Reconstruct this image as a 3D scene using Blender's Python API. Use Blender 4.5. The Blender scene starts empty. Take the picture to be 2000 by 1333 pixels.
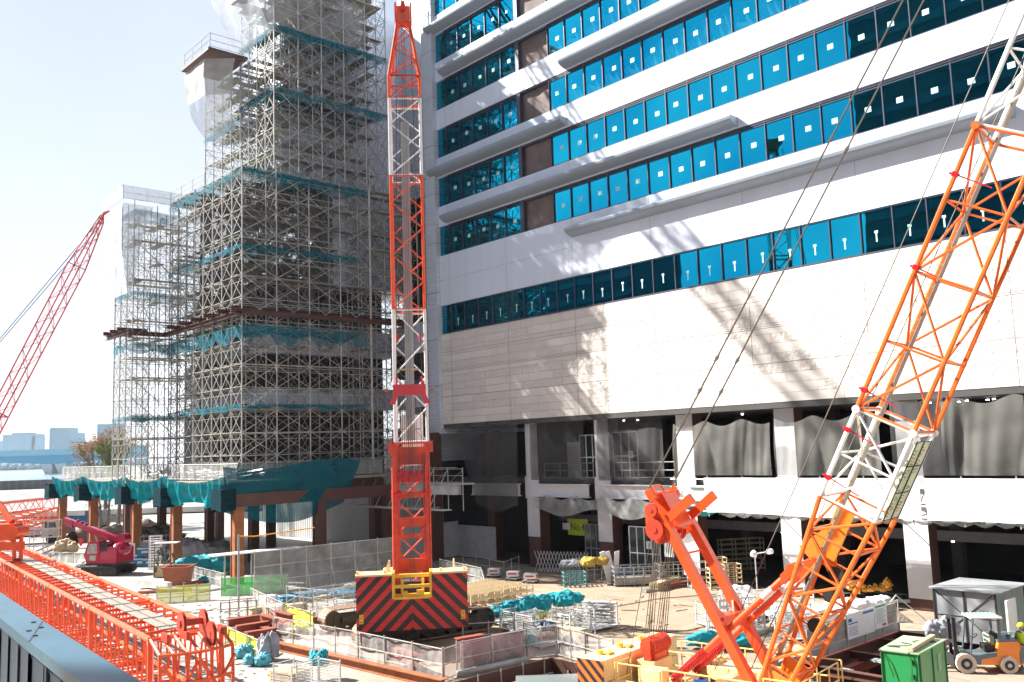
import bpy, math, random
from mathutils import Vector, Matrix
R=math.radians; rnd=random.Random(7)
C=bpy.context.scene.collection; sc=bpy.context.scene
# ------------------------------------------------------------------ camera, sky, sun, exposure
FL=1765.157; PITCH=.116856; ROLL=-.0334884; H=9.0
_f=Vector((0,math.cos(PITCH),math.sin(PITCH))); _u=Vector((0,-math.sin(PITCH),math.cos(PITCH))); _r=Vector((1,0,0))
RI=_r*math.cos(ROLL)+_u*math.sin(ROLL); UP=-_r*math.sin(ROLL)+_u*math.cos(ROLL); FW=_f
cd=bpy.data.cameras.new('camera'); cam=bpy.data.objects.new('camera',cd); C.objects.link(cam)
cd.sensor_width=36; cd.lens=FL/2000*36; cd.clip_start=.1; cd.clip_end=9000
cam.matrix_world=Matrix(((RI.x,UP.x,-FW.x,0),(RI.y,UP.y,-FW.y,0),(RI.z,UP.z,-FW.z,H),(0,0,0,1)))
sc.camera=cam
SUN=Vector((-.955,.295,.80)).normalized()
wd=bpy.data.worlds.new("World"); sc.world=wd; wd.use_nodes=True
nt=wd.node_tree; bg=nt.nodes['Background']; sky=nt.nodes.new('ShaderNodeTexSky'); sky.sky_type='NISHITA'
sky.sun_disc=False; sky.sun_elevation=math.asin(SUN.z); sky.sun_rotation=math.atan2(SUN.x,SUN.y)
sky.air_density=1.0; sky.dust_density=1.3; sky.ozone_density=4.0
bg.inputs['Strength'].default_value=.052
_tc=nt.nodes.new('ShaderNodeTexCoord'); _sp=nt.nodes.new('ShaderNodeSeparateXYZ'); nt.links.new(_tc.outputs['Generated'],_sp.inputs[0])
_el=nt.nodes.new('ShaderNodeMapRange'); _el.inputs[1].default_value=0; _el.inputs[2].default_value=.75; _el.inputs[3].default_value=.95; _el.inputs[4].default_value=.22; nt.links.new(_sp.outputs[2],_el.inputs[0])   # thin high cloud veil, denser towards the horizon
_no=nt.nodes.new('ShaderNodeTexNoise'); _no.inputs['Scale'].default_value=2.2; _no.inputs['Detail'].default_value=6; nt.links.new(_tc.outputs['Generated'],_no.inputs['Vector'])
_ml=nt.nodes.new('ShaderNodeMath'); _ml.operation='MULTIPLY_ADD'; _ml.inputs[1].default_value=.5; nt.links.new(_no.outputs[0],_ml.inputs[0]); _sb=nt.nodes.new('ShaderNodeMath'); _sb.operation='SUBTRACT'; _sb.inputs[1].default_value=.25; nt.links.new(_el.outputs[0],_sb.inputs[0]); nt.links.new(_sb.outputs[0],_ml.inputs[2]); _ml.use_clamp=True
_mx=nt.nodes.new('ShaderNodeMix'); _mx.data_type='RGBA'; nt.links.new(_ml.outputs[0],_mx.inputs[0]); nt.links.new(sky.outputs[0],_mx.inputs[6]); _mx.inputs[7].default_value=(6.1,6.35,6.8,1); nt.links.new(_mx.outputs[2],bg.inputs['Color'])
sl=bpy.data.lights.new('sun','SUN'); sl.energy=5.0; sl.angle=R(.55); sl.color=(1,.95,.87)
so=bpy.data.objects.new('sun',sl); C.objects.link(so); so.rotation_euler=SUN.to_track_quat('Z','Y').to_euler()
vs=sc.view_settings; sc.display_settings.display_device='sRGB'; vs.view_transform='Standard'; vs.look='None'; vs.gamma=1; vs.exposure=1.72; vs.use_curve_mapping=False
sc.cycles.max_bounces=6; sc.cycles.transparent_max_bounces=24; sc.cycles.diffuse_bounces=3; sc.cycles.glossy_bounces=3
sc.cycles.caustics_reflective=False; sc.cycles.caustics_refractive=False
# ------------------------------------------------------------------ frames
TH=.836444; S1=Vector((-5.0735,74.7578,0)); CT,ST=math.cos(TH),math.sin(TH)
def F(v,w,z=0): return Vector((S1.x+v*CT-w*ST, S1.y-v*ST-w*CT, z))
def toF(P): q=P-S1; return (q.x*CT-q.y*ST, -q.x*ST-q.y*CT, P.z)
def ray(px,py): return FW*1.0+RI*((px-1000)/FL)-UP*((py-666.5)/FL)
def at(px,py,z=0.0):           # point of the horizontal level z seen at a pixel
    d=ray(px,py); return d*((z-H)/d.z)+Vector((0,0,H))
def atY(px,py,Y): d=ray(px,py); return d*(Y/d.y)+Vector((0,0,H))
def atW(px,py,w):              # point of the plane parallel to the facade, w metres in front
    d=ray(px,py); k=(w-(S1.x*ST+S1.y*CT))/(-(d.x*ST+d.y*CT)); return d*k+Vector((0,0,H))
def V3(*a): return Vector(a)
# ------------------------------------------------------------------ mesh builder
class MB:
    def __init__(s): s.v=[]; s.f=[]; s.sm=False
    def quad(s,*p):
        n=len(s.v); s.v+= [tuple(q) for q in p]; s.f.append(tuple(range(n,n+len(p)))); return s
    def hexa(s,p):              # 8 points: bottom 4 ccw, top 4
        n=len(s.v); s.v+=[tuple(q) for q in p]
        for a in ((0,3,2,1),(4,5,6,7),(0,1,5,4),(1,2,6,5),(2,3,7,6),(3,0,4,7)): s.f.append(tuple(n+i for i in a))
        return s
    def box(s,x0,x1,y0,y1,z0,z1):
        return s.hexa([(x0,y0,z0),(x1,y0,z0),(x1,y1,z0),(x0,y1,z0),(x0,y0,z1),(x1,y0,z1),(x1,y1,z1),(x0,y1,z1)])
    def obox(s,c,X,Y,Z):        # centre and three half vectors
        c=Vector(c);X=Vector(X);Y=Vector(Y);Z=Vector(Z)
        return s.hexa([c-X-Y-Z,c+X-Y-Z,c+X+Y-Z,c-X+Y-Z,c-X-Y+Z,c+X-Y+Z,c+X+Y+Z,c-X+Y+Z])
    def bar(s,a,b,r,n=5,r2=None,cap=True):
        a=Vector(a);b=Vector(b);d=b-a
        if d.length<1e-6: return s
        d.normalize(); u=d.cross(Vector((0,0,1)));
        if u.length<.05: u=d.cross(Vector((1,0,0)))
        u.normalize(); w=d.cross(u); m=len(s.v); r2=r if r2 is None else r2
        for p,q in ((a,r),(b,r2)):
            for i in range(n):
                t=2*math.pi*(i+.5)/n; s.v.append(tuple(p+(u*math.cos(t)+w*math.sin(t))*q))
        for i in range(n): j=(i+1)%n; s.f.append((m+i,m+j,m+n+j,m+n+i))
        if cap: s.f.append(tuple(m+i for i in reversed(range(n)))); s.f.append(tuple(m+n+i for i in range(n)))
        return s
    def beam(s,a,b,w,h,up=(0,0,1)): # rectangular beam
        a=Vector(a);b=Vector(b);d=(b-a); c=(a+b)/2; dn=d.normalized(); x=dn.cross(Vector(up))
        if x.length<.05: x=dn.cross(Vector((1,0,0)))
        x.normalize(); z=x.cross(dn)
        return s.obox(c,x*w/2,d/2,z*h/2)
    def ibeam(s,a,b,w,h,t=.03):
        a=Vector(a);b=Vector(b); dn=(b-a).normalized(); x=dn.cross(Vector((0,0,1))).normalized(); z=x.cross(dn)
        for k in (1,-1): s.beam(a+z*k*(h/2-t/2),b+z*k*(h/2-t/2),w,t)
        s.beam(a,b,t,h-2*t-.002); return s
    def path(s,pts,r,n=5):
        for a,b in zip(pts,pts[1:]): s.bar(a,b,r,n)
        return s
    def prism(s,poly,vec):      # planar polygon extruded
        n=len(s.v); k=len(poly); vec=Vector(vec)
        s.v+=[tuple(Vector(p)) for p in poly]+[tuple(Vector(p)+vec) for p in poly]
        s.f.append(tuple(n+i for i in reversed(range(k)))); s.f.append(tuple(n+k+i for i in range(k)))
        for i in range(k): j=(i+1)%k; s.f.append((n+i,n+j,n+k+j,n+k+i))
        return s
    def disc(s,c,ax,r,th,n=20,r2=None):
        c=Vector(c); ax=Vector(ax).normalized(); return s.bar(c-ax*th/2,c+ax*th/2,r,n,r2)
    def grid(s,fn,nu,nv):
        m=len(s.v)
        for i in range(nu+1):
            for j in range(nv+1): s.v.append(tuple(fn(i/nu,j/nv)))
        for i in range(nu):
            for j in range(nv): a=m+i*(nv+1)+j; s.f.append((a,a+nv+1,a+nv+2,a+1))
        return s
    def crump(s,c,rx,ry,rz,amp=.35,n=11,seed=0):
        from mathutils import noise
        o=Vector((seed*3.7,seed*1.3,seed*.9)); c=Vector(c)
        def fn(a,b):
            t=a*2*math.pi; p=b*math.pi; d=Vector((math.cos(t)*math.sin(p),math.sin(t)*math.sin(p),math.cos(p)))
            k=1+amp*noise.noise(d*2.1+o)+amp*.6*abs(noise.noise(d*5.3+o))+amp*.35*noise.noise(d*11+o)
            q=c+Vector((d.x*rx,d.y*ry,d.z*rz))*k
            if q.z<c.z-rz*.75: q.z=c.z-rz*.75
            return tuple(q)
        return s.grid(fn,n*2,n)
    def blob(s,c,rx,ry,rz,jit=.15,n=7,seed=0):
        g=random.Random(seed); ph=[g.uniform(0,6.28) for _ in range(6)]
        def fn(a,b):
            t=a*2*math.pi; p=b*math.pi
            k=1+jit*(math.sin(3*t+ph[0]+2*p)+.7*math.sin(5*t+ph[1])*math.sin(4*p+ph[2])+.5*math.sin(7*t+ph[3]+5*p))*math.sin(p)
            return (c[0]+rx*k*math.cos(t)*math.sin(p),c[1]+ry*k*math.sin(t)*math.sin(p),c[2]+rz*k*math.cos(p))
        return s.grid(fn,n*2,n)
    def build(s,name,mat,parent=None,smooth=False,**kw):
        fr=FR.get(parent.name) if parent else None
        vs_=s.v; fs=s.f
        if fr:
            k,o=fr
            if k=='F': vs_=[(v[0]-o[0],-(v[1]-o[1]),v[2]-o[2]) for v in vs_]; fs=[tuple(reversed(f)) for f in fs]
            elif k=='W': vs_=[(v[0]-o[0],v[1]-o[1],v[2]-o[2]) for v in vs_]
        me=bpy.data.meshes.new(name); me.from_pydata(vs_,[],fs); me.materials.append(mat)
        if smooth: me.polygons.foreach_set('use_smooth',[True]*len(me.polygons))
        me.update()
        o=bpy.data.objects.new(name,me); C.objects.link(o)
        if parent: o.parent=parent
        if fr: FR[o.name]=fr
        for a,b in kw.items(): o[a]=b
        return o
FR={}
def T(name,label,cat,frame='L',base=(0,0,0),rz=0,group=None):
    o=bpy.data.objects.new(name,None); C.objects.link(o); o['label']=label; o['category']=cat
    if group: o['group']=group
    if frame=='F': o.location=F(*base); o.rotation_euler=(0,0,-TH)
    else: o.location=base; o.rotation_euler=(0,0,rz)
    FR[o.name]=(frame,tuple(base)); return o
def tagm(o,label,cat,group=None):
    o['label']=label; o['category']=cat
    if group: o['group']=group
    return o
def dup(root,loc,rz=0,label=None,scale=None):
    def cp(o,p):
        c=o.copy(); C.objects.link(c)
        if p: c.parent=p
        for ch in o.children: cp(ch,c)
        return c
    r=cp(root,None); r.location=loc; r.rotation_euler=(0,0,rz)
    if label: r['label']=label
    if scale: r.scale=scale
    return r
def struct(name,mb,mat): o=mb.build(name,mat); o['kind']='structure'; return o
# ------------------------------------------------------------------ materials
def mat(name,col,rough=.6,metal=0,var=.15,scale=2.0,bump=0,dirt=None,dirtamt=.5,alpha=None,spec=None,stretch=None,coat=0):
    m=bpy.data.materials.new(name); m.use_nodes=True; n=m.node_tree.nodes; l=m.node_tree.links; b=n['Principled BSDF']
    b.inputs['Roughness'].default_value=rough; b.inputs['Metallic'].default_value=metal
    if spec is not None: b.inputs['Specular IOR Level'].default_value=spec
    if coat: b.inputs['Coat Weight'].default_value=coat
    tc=n.new('ShaderNodeTexCoord'); mp=n.new('ShaderNodeMapping'); l.new(tc.outputs['Object'],mp.inputs[0])
    if stretch: mp.inputs['Scale'].default_value=stretch
    no=n.new('ShaderNodeTexNoise'); no.inputs['Scale'].default_value=scale; no.inputs['Detail'].default_value=5; l.new(mp.outputs[0],no.inputs['Vector'])
    mr=n.new('ShaderNodeMapRange'); mr.inputs[1].default_value=.3; mr.inputs[2].default_value=.7; mr.inputs[3].default_value=1-var; mr.inputs[4].default_value=1+var; l.new(no.outputs[0],mr.inputs[0])
    mx=n.new('ShaderNodeVectorMath'); mx.operation='SCALE'; mx.inputs[0].default_value=col[:3]; l.new(mr.outputs[0],mx.inputs['Scale'])
    out=mx.outputs[0]
    if dirt:
        n2=n.new('ShaderNodeTexNoise'); n2.inputs['Scale'].default_value=scale*.37; n2.inputs['Detail'].default_value=8; n2.inputs['Roughness'].default_value=.7; l.new(mp.outputs[0],n2.inputs['Vector'])
        r2=n.new('ShaderNodeMapRange'); r2.inputs[1].default_value=.48; r2.inputs[2].default_value=.66; r2.inputs[4].default_value=dirtamt; l.new(n2.outputs[0],r2.inputs[0])
        mm=n.new('ShaderNodeMix'); mm.data_type='RGBA'; l.new(r2.outputs[0],mm.inputs[0]); l.new(out,mm.inputs[6]); mm.inputs[7].default_value=(*dirt,1); out=mm.outputs[2]
    l.new(out,b.inputs['Base Color'])
    if bump:
        bp=n.new('ShaderNodeBump'); bp.inputs['Strength'].default_value=bump; bp.inputs['Distance'].default_value=.02
        n3=n.new('ShaderNodeTexNoise'); n3.inputs['Scale'].default_value=scale*6; n3.inputs['Detail'].default_value=6; l.new(mp.outputs[0],n3.inputs['Vector']); l.new(n3.outputs[0],bp.inputs['Height']); l.new(bp.outputs[0],b.inputs['Normal'])
    if alpha is not None:
        tr=n.new('ShaderNodeBsdfTransparent'); ms=n.new('ShaderNodeMixShader'); o=n['Material Output']
        l.new(tr.outputs[0],ms.inputs[1]); l.new(b.outputs[0],ms.inputs[2]); ms.inputs[0].default_value=alpha; l.new(ms.outputs[0],o.inputs[0])
        if var>0:   # uneven weave
            r3=n.new('ShaderNodeMapRange'); r3.inputs[1].default_value=.3; r3.inputs[2].default_value=.7; r3.inputs[3].default_value=max(0,alpha-.08); r3.inputs[4].default_value=min(1,alpha+.08)
            l.new(no.outputs[0],r3.inputs[0]); l.new(r3.outputs[0],ms.inputs[0])
    return m
M={}
M['panel']=mat('shade_tinted_panel',(.65,.72,.84),.38,0,.05,.5,dirt=(.60,.65,.73),dirtamt=.5,stretch=(1.6,1,.25))  # the blue of the facade's shade is put into the white base colour
M['panelg']=mat('shaded_ledge_metal',(.30,.36,.44),.4,.1,.04,.5)  # shade of the undersides is put into the whole ledge's colour
M['frame']=mat('window_frame_metal',(.06,.065,.10),.4,.3,.1,2)
M['colw']=mat('painted_column',(.66,.67,.70),.5,0,.05,.6,dirt=(.42,.40,.38),dirtamt=.35)
M['brown']=mat('primer_steel',(.10,.042,.034),.55,.1,.18,1.2,dirt=(.10,.05,.04),dirtamt=.5)
M['brown2']=mat('oxide_steel',(.30,.085,.055),.55,.1,.15,1.5,dirt=(.16,.08,.06),dirtamt=.5)
M['rustcol']=mat('rust_column_steel',(.33,.115,.045),.6,.1,.2,1.6,dirt=(.14,.06,.035),dirtamt=.6)
M['galv']=mat('galvanised_tube',(.42,.415,.39),.45,.25,.2,3)
M['galvd']=mat('weathered_tube',(.30,.285,.255),.5,.25,.25,3)
M['deck']=mat('scaffold_deck_steel',(.30,.275,.235),.6,.1,.2,2)
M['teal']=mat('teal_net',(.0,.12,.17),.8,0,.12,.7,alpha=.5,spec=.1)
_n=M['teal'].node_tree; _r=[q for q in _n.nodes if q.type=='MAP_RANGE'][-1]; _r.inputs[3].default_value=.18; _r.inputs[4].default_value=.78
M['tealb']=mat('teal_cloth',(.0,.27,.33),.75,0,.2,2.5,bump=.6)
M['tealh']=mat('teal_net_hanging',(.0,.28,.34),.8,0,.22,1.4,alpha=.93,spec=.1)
M['white_net']=mat('pale_net',(.62,.70,.78),.8,0,.15,1.3,alpha=.5)
M['greynet']=mat('grey_mesh_net',(.30,.31,.31),.8,0,.15,1.2,alpha=.6)
M['darknet']=mat('dark_mesh_net',(.07,.072,.075),.8,0,.25,.5,alpha=.55)
M['creamnet']=mat('cream_sheet',(.22,.22,.205),.8,0,.16,.6,alpha=.44)
M['banner']=mat('white_tarpaulin',(.80,.82,.84),.6,0,.04,.6,bump=.25)
M['orange']=mat('orange_paint',(.84,.16,.022),.42,0,.14,2.5,dirt=(.40,.09,.03),dirtamt=.55,coat=.15)
M['orangel']=mat('light_orange_paint',(.92,.25,.03),.35,0,.08,2,coat=.3)
M['redor']=mat('vermilion_paint',(.70,.06,.022),.42,0,.14,2.5,dirt=(.30,.035,.02),dirtamt=.55,coat=.15)
M['red']=mat('crane_red_paint',(.60,.015,.03),.3,0,.08,2,coat=.3)
M['magenta']=mat('crimson_paint',(.42,.008,.055),.25,0,.06,2,coat=.5)
M['whitep']=mat('white_paint',(.80,.80,.80),.4,0,.05,3,dirt=(.55,.5,.46),dirtamt=.3)
M['cream']=mat('cream_machine_paint',(.80,.62,.33),.4,0,.06,2,dirt=(.48,.34,.16),dirtamt=.35)
M['yellow']=mat('yellow_paint',(.80,.50,.06),.4,0,.08,2)
M['black']=mat('black_rubber',(.018,.018,.02),.7,0,.2,4)
M['dark']=mat('dark_machine_steel',(.035,.032,.03),.55,.2,.3,3,dirt=(.09,.07,.05),dirtamt=.6)
M['grey']=mat('grey_paint',(.28,.29,.30),.5,.1,.12,2)
M['lgrey']=mat('light_grey_metal',(.50,.51,.51),.5,.1,.12,2)
M['rope']=mat('steel_rope',(.10,.085,.07),.6,.3,.1,4)
M['pad']=mat('track_pad_steel',(.22,.15,.11),.6,.2,.3,4,dirt=(.35,.25,.18),dirtamt=.6)
M['conc']=mat('concrete',(.50,.49,.46),.85,0,.12,.5,bump=.3,dirt=(.36,.35,.33),dirtamt=.5)
M['dconc']=mat('shaded_interior_concrete',(.07,.07,.07),.9,0,.2,.4)  # darkened concrete: shade of the open storeys is put into its colour
M['interior']=mat('dark_interior_shade',(.025,.025,.028),.9,0,.3,.4)  # near black: darkness of the unlit rooms is put into the colour
M['wood']=mat('plywood',(.52,.37,.20),.7,0,.2,2.2,stretch=(1,4,1))
M['woodl']=mat('pale_timber',(.52,.41,.25),.7,0,.15,3)
M['green']=mat('green_paint',(.02,.26,.075),.4,0,.08,1.5,dirt=(.05,.20,.08),dirtamt=.4,coat=.2)
M['greenn']=mat('bright_green_net',(.05,.62,.12),.7,0,.12,2,alpha=.85)
M['lime']=mat('lime_net',(.68,.78,.06),.8,0,.15,1.5,alpha=.72)
M['limes']=mat('lime_sign',(.48,.62,.03),.6,0,.05,2)
M['blue']=mat('blue_plastic',(.005,.13,.28),.4,0,.08,2)
M['bluesign']=mat('blue_enamel',(.0,.09,.36),.4,0,.02,2)
M['mauve']=mat('mauve_panel',(.20,.075,.10),.6,0,.1,1.5,dirt=(.12,.06,.08),dirtamt=.4)
M['signw']=mat('sign_white',(.78,.80,.80),.5,0,.03,3)
M['glassd']=mat('dark_glass',(.02,.03,.035),.08,0,.05,1,spec=.8)
M['tape']=mat('red_tape',(.55,.03,.06),.6,0,.05,2)
M['rags']=mat('grey_sacking',(.30,.32,.36),.85,0,.3,2.5,bump=.8)
M['terra']=mat('terracotta_skip_paint',(.38,.12,.07),.6,0,.12,1.5)
def emis(name,col,s):
    m=bpy.data.materials.new(name); m.use_nodes=True; b=m.node_tree.nodes['Principled BSDF']; b.inputs['Base Color'].default_value=(*col,1); b.inputs['Emission Color'].default_value=(*col,1); b.inputs['Emission Strength'].default_value=s; return m
M['lamp']=emis('lit_lamp',(.95,1,1),9)
def glassmat():
    m=bpy.data.materials.new('tinted_glazing'); m.use_nodes=True; n=m.node_tree.nodes; l=m.node_tree.links; n.remove(n['Principled BSDF'])
    g=n.new('ShaderNodeBsdfGlossy'); g.inputs['Roughness'].default_value=.012; g.inputs['Color'].default_value=(.0,.36,.52,1)
    tc=n.new('ShaderNodeTexCoord'); no=n.new('ShaderNodeTexNoise'); no.inputs['Scale'].default_value=.35; l.new(tc.outputs['Object'],no.inputs['Vector'])
    bp=n.new('ShaderNodeBump'); bp.inputs['Strength'].default_value=.05; bp.inputs['Distance'].default_value=.1; l.new(no.outputs[0],bp.inputs['Height']); l.new(bp.outputs[0],g.inputs['Normal'])
    t=n.new('ShaderNodeBsdfTransparent'); t.inputs['Color'].default_value=(.45,.8,.88,1)
    ms=n.new('ShaderNodeMixShader'); ms.inputs[0].default_value=.72; l.new(t.outputs[0],ms.inputs[1]); l.new(g.outputs[0],ms.inputs[2])
    n5=n.new('ShaderNodeTexNoise'); n5.inputs['Scale'].default_value=.09; n5.inputs['Detail'].default_value=3; l.new(tc.outputs['Object'],n5.inputs['Vector']); cr=n.new('ShaderNodeMix'); cr.data_type='RGBA'; m5=n.new('ShaderNodeMapRange'); m5.inputs[1].default_value=.35; m5.inputs[2].default_value=.65; l.new(n5.outputs[0],m5.inputs[0]); l.new(m5.outputs[0],cr.inputs[0]); cr.inputs[6].default_value=(0,.31,.57,1); cr.inputs[7].default_value=(.01,.50,.73,1); l.new(cr.outputs[2],g.inputs['Color'])
    l.new(ms.outputs[0],n['Material Output'].inputs[0]); return m
M['glass']=glassmat()
def stonemat():
    m=mat('rough_stone_cladding',(.70,.66,.62),.8,0,.05,.6); n=m.node_tree.nodes; l=m.node_tree.links; b=n['Principled BSDF']
    tc=n.new('ShaderNodeTexCoord'); sp=n.new('ShaderNodeSeparateXYZ'); cb=n.new('ShaderNodeCombineXYZ'); l.new(tc.outputs['Object'],sp.inputs[0]); l.new(sp.outputs[0],cb.inputs[0]); l.new(sp.outputs[2],cb.inputs[1])
    br=n.new('ShaderNodeTexBrick'); l.new(cb.outputs[0],br.inputs['Vector']); br.inputs['Scale'].default_value=1; br.inputs['Brick Width'].default_value=4.3; br.inputs['Row Height'].default_value=.58; br.inputs['Mortar Size'].default_value=.014; br.offset=.37; br.squash=.6; br.squash_frequency=3
    br.inputs['Color1'].default_value=(0,0,0,1); br.inputs['Color2'].default_value=(1,1,1,1); br.inputs['Mortar'].default_value=(.5,.5,.5,1)
    gt=n.new('ShaderNodeMath'); gt.operation='GREATER_THAN'; gt.inputs[1].default_value=.50; l.new(br.outputs['Color'],gt.inputs[0])
    no=n.new('ShaderNodeTexNoise'); no.inputs['Scale'].default_value=3.6; no.inputs['Detail'].default_value=8; no.inputs['Roughness'].default_value=.65; l.new(tc.outputs['Object'],no.inputs['Vector'])
    mu=n.new('ShaderNodeMath'); mu.operation='MULTIPLY'; l.new(gt.outputs[0],mu.inputs[0]); l.new(no.outputs[0],mu.inputs[1])
    ad=n.new('ShaderNodeMath'); ad.operation='MULTIPLY_ADD'; ad.inputs[1].default_value=-.35; l.new(br.outputs['Fac'],ad.inputs[0]); l.new(mu.outputs[0],ad.inputs[2])
    bp=n.new('ShaderNodeBump'); bp.inputs['Strength'].default_value=1; bp.inputs['Distance'].default_value=.17; l.new(ad.outputs[0],bp.inputs['Height']); l.new(bp.outputs[0],b.inputs['Normal'])
    src=b.inputs['Base Color'].links[0].from_socket
    mm=n.new('ShaderNodeMix'); mm.data_type='RGBA'; l.new(br.outputs['Fac'],mm.inputs[0]); l.new(src,mm.inputs[6]); mm.inputs[7].default_value=(.52,.48,.45,1); l.new(mm.outputs[2],b.inputs['Base Color'])
    return m
M['stone']=stonemat()
def ribmat(name,col,pitch,ax='Z',dist=.05):
    m=mat(name,col,.45,0,.04,.5); n=m.node_tree.nodes; l=m.node_tree.links; b=n['Principled BSDF']
    tc=n.new('ShaderNodeTexCoord'); w=n.new('ShaderNodeTexWave'); w.bands_direction=ax; w.inputs['Scale'].default_value=.314/pitch; l.new(tc.outputs['Object'],w.inputs['Vector'])
    bp=n.new('ShaderNodeBump'); bp.inputs['Strength'].default_value=.8; bp.inputs['Distance'].default_value=dist; l.new(w.outputs['Fac'],bp.inputs['Height']); l.new(bp.outputs[0],b.inputs['Normal']); return m
M['jointd']=mat('dark_stone_joint',(.16,.14,.13),.8,0,.1,1)  # dark brown tone of the stone's joint lines
M['rib']=ribmat('ribbed_white_metal',(.56,.62,.72),.22)
M['corr']=ribmat('corrugated_sheet',(.40,.41,.41),.4,'X',.08)
M['sheetpile']=ribmat('sheet_pile_steel',(.10,.11,.12),1.5,'X',.3)
def chevmat(name,c1,c2,per,mirror=True):
    m=mat(name,c1,.42,0,.10,2.2,coat=.1,dirt=(c1[0]*.6,c1[1]*.6+.02,c1[2]*.6+.02),dirtamt=.5); n=m.node_tree.nodes; l=m.node_tree.links; b=n['Principled BSDF']
    tc=n.new('ShaderNodeTexCoord'); sp=n.new('ShaderNodeSeparateXYZ'); l.new(tc.outputs['Object'],sp.inputs[0])
    a=n.new('ShaderNodeMath'); a.operation='ABSOLUTE' if mirror else 'MULTIPLY'; a.inputs[1].default_value=1; l.new(sp.outputs[0],a.inputs[0])
    s=n.new('ShaderNodeMath'); s.operation='ADD'; l.new(a.outputs[0],s.inputs[0]); l.new(sp.outputs[2],s.inputs[1])
    d=n.new('ShaderNodeMath'); d.operation='DIVIDE'; d.inputs[1].default_value=per; l.new(s.outputs[0],d.inputs[0])
    f=n.new('ShaderNodeMath'); f.operation='FRACT'; l.new(d.outputs[0],f.inputs[0]); g=n.new('ShaderNodeMath'); g.operation='GREATER_THAN'; g.inputs[1].default_value=.5; l.new(f.outputs[0],g.inputs[0])
    src=b.inputs['Base Color'].links[0].from_socket
    mm=n.new('ShaderNodeMix'); mm.data_type='RGBA'; l.new(g.outputs[0],mm.inputs[0]); l.new(src,mm.inputs[6]); mm.inputs[7].default_value=(*c2,1); l.new(mm.outputs[2],b.inputs['Base Color']); return m
M['chev']=chevmat('chevron_paint',(.62,.02,.02),(.02,.015,.02),.63)
M['chev2']=chevmat('hazard_stripe_paint',(.75,.16,.02),(.02,.015,.02),.34,False)
def text(name,s,size,mt,parent,loc,rot,ext=.004):
    cu=bpy.data.curves.new(name,'FONT'); cu.body=s; cu.size=size; cu.align_x='CENTER'; cu.align_y='CENTER'; cu.extrude=ext; cu.materials.append(mt)
    o=bpy.data.objects.new(name,cu); C.objects.link(o); dg=bpy.context.evaluated_depsgraph_get(); me=bpy.data.meshes.new_from_object(o.evaluated_get(dg)); bpy.data.objects.remove(o); me.name=name; o=bpy.data.objects.new(name,me); C.objects.link(o); o.parent=parent; o.location=loc; o.rotation_euler=rot; return o

def holed(name,col,lo,scale=.55):
    m=mat(name,col,.8,0,.15,1.2); n=m.node_tree.nodes; l=m.node_tree.links; b=n['Principled BSDF']
    tc=n.new('ShaderNodeTexCoord'); no=n.new('ShaderNodeTexNoise'); no.inputs['Scale'].default_value=scale; no.inputs['Detail'].default_value=7; no.inputs['Roughness'].default_value=.72; l.new(tc.outputs['Object'],no.inputs['Vector'])
    mr=n.new('ShaderNodeMapRange'); mr.inputs[1].default_value=lo; mr.inputs[2].default_value=lo+.03; mr.inputs[3].default_value=.96; mr.inputs[4].default_value=0; l.new(no.outputs[0],mr.inputs[0])
    tr=n.new('ShaderNodeBsdfTransparent'); ms=n.new('ShaderNodeMixShader'); l.new(mr.outputs[0],ms.inputs[0]); l.new(tr.outputs[0],ms.inputs[1]); l.new(b.outputs[0],ms.inputs[2]); l.new(ms.outputs[0],n['Material Output'].inputs[0]); return m
M['dust']=mat('pale_mesh_sheet',(.50,.50,.48),.8,0,.12,.8,alpha=.42)  # pale mesh of the sheets added to shade the facade
M['occluder_dark']=holed('dark_occluder_sheet',(.10,.095,.09),.51,1.2)  # holed sheet added to dapple the facade shadow, toned dark for a shaded block
HAZE=True
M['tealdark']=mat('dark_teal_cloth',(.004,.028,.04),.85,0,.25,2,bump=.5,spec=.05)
M['concd']=mat('weathered_concrete',(.26,.27,.27),.9,0,.12,.3)
M['navywear']=mat('navy_workwear',(.10,.14,.20),.8,0,.15,8)
M['skin']=mat('skin',(.45,.26,.18),.5,0,.05,5)
M['limeh']=mat('lime_safety_plastic',(.62,.80,.02),.4,0,.03,3)
M['teal2']=mat('teal_net_shaded',(.0,.10,.14),.8,0,.12,.7,alpha=.86,spec=.1)  # darker copy of the hanging teal net, with shade put into it
M['litter']=mat('yard_scraps',(.30,.24,.18),.8,0,.6,9)
M['bay_net']=mat('grey_bay_wrap',(.42,.42,.40),.8,0,.1,1.2,alpha=.78)
M['floord']=mat('shade_dark_floor',(.045,.042,.04),.8,0,.3,.6)  # shade on the inner floor is put into this near-black colour
M['redor2']=mat('bright_vermilion_paint',(.80,.085,.015),.35,0,.08,2,coat=.3)
M['vorange']=mat('faded_orange_paint',(.78,.10,.025),.4,0,.12,2,dirt=(.55,.10,.04),dirtamt=.5)
M['vorange2']=mat('sheave_red_paint',(.42,.05,.025),.45,0,.15,3)
M['grate']=ribmat('walkway_grating',(.30,.29,.25),.12,'X',.03)
M['creamr']=mat('cream_rail_paint',(.82,.60,.22),.4,0,.05,2)
M['bannerg']=mat('pale_green_banner',(.62,.70,.52),.7,0,.15,3,dirt=(.25,.35,.18),dirtamt=.6)
M['girder']=mat('blue_grey_girder_paint',(.045,.115,.165),.4,.1,.08,1.5,dirt=(.03,.07,.10),dirtamt=.5)
M['girderd']=mat('girder_web_paint',(.025,.04,.06),.5,.1,.1,2)
M['crimson']=mat('faded_crimson_paint',(.50,.045,.035),.5,0,.08,2)
M['ropeb']=mat('blue_grey_rope',(.10,.20,.30),.5,.2,.05,2)
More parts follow.
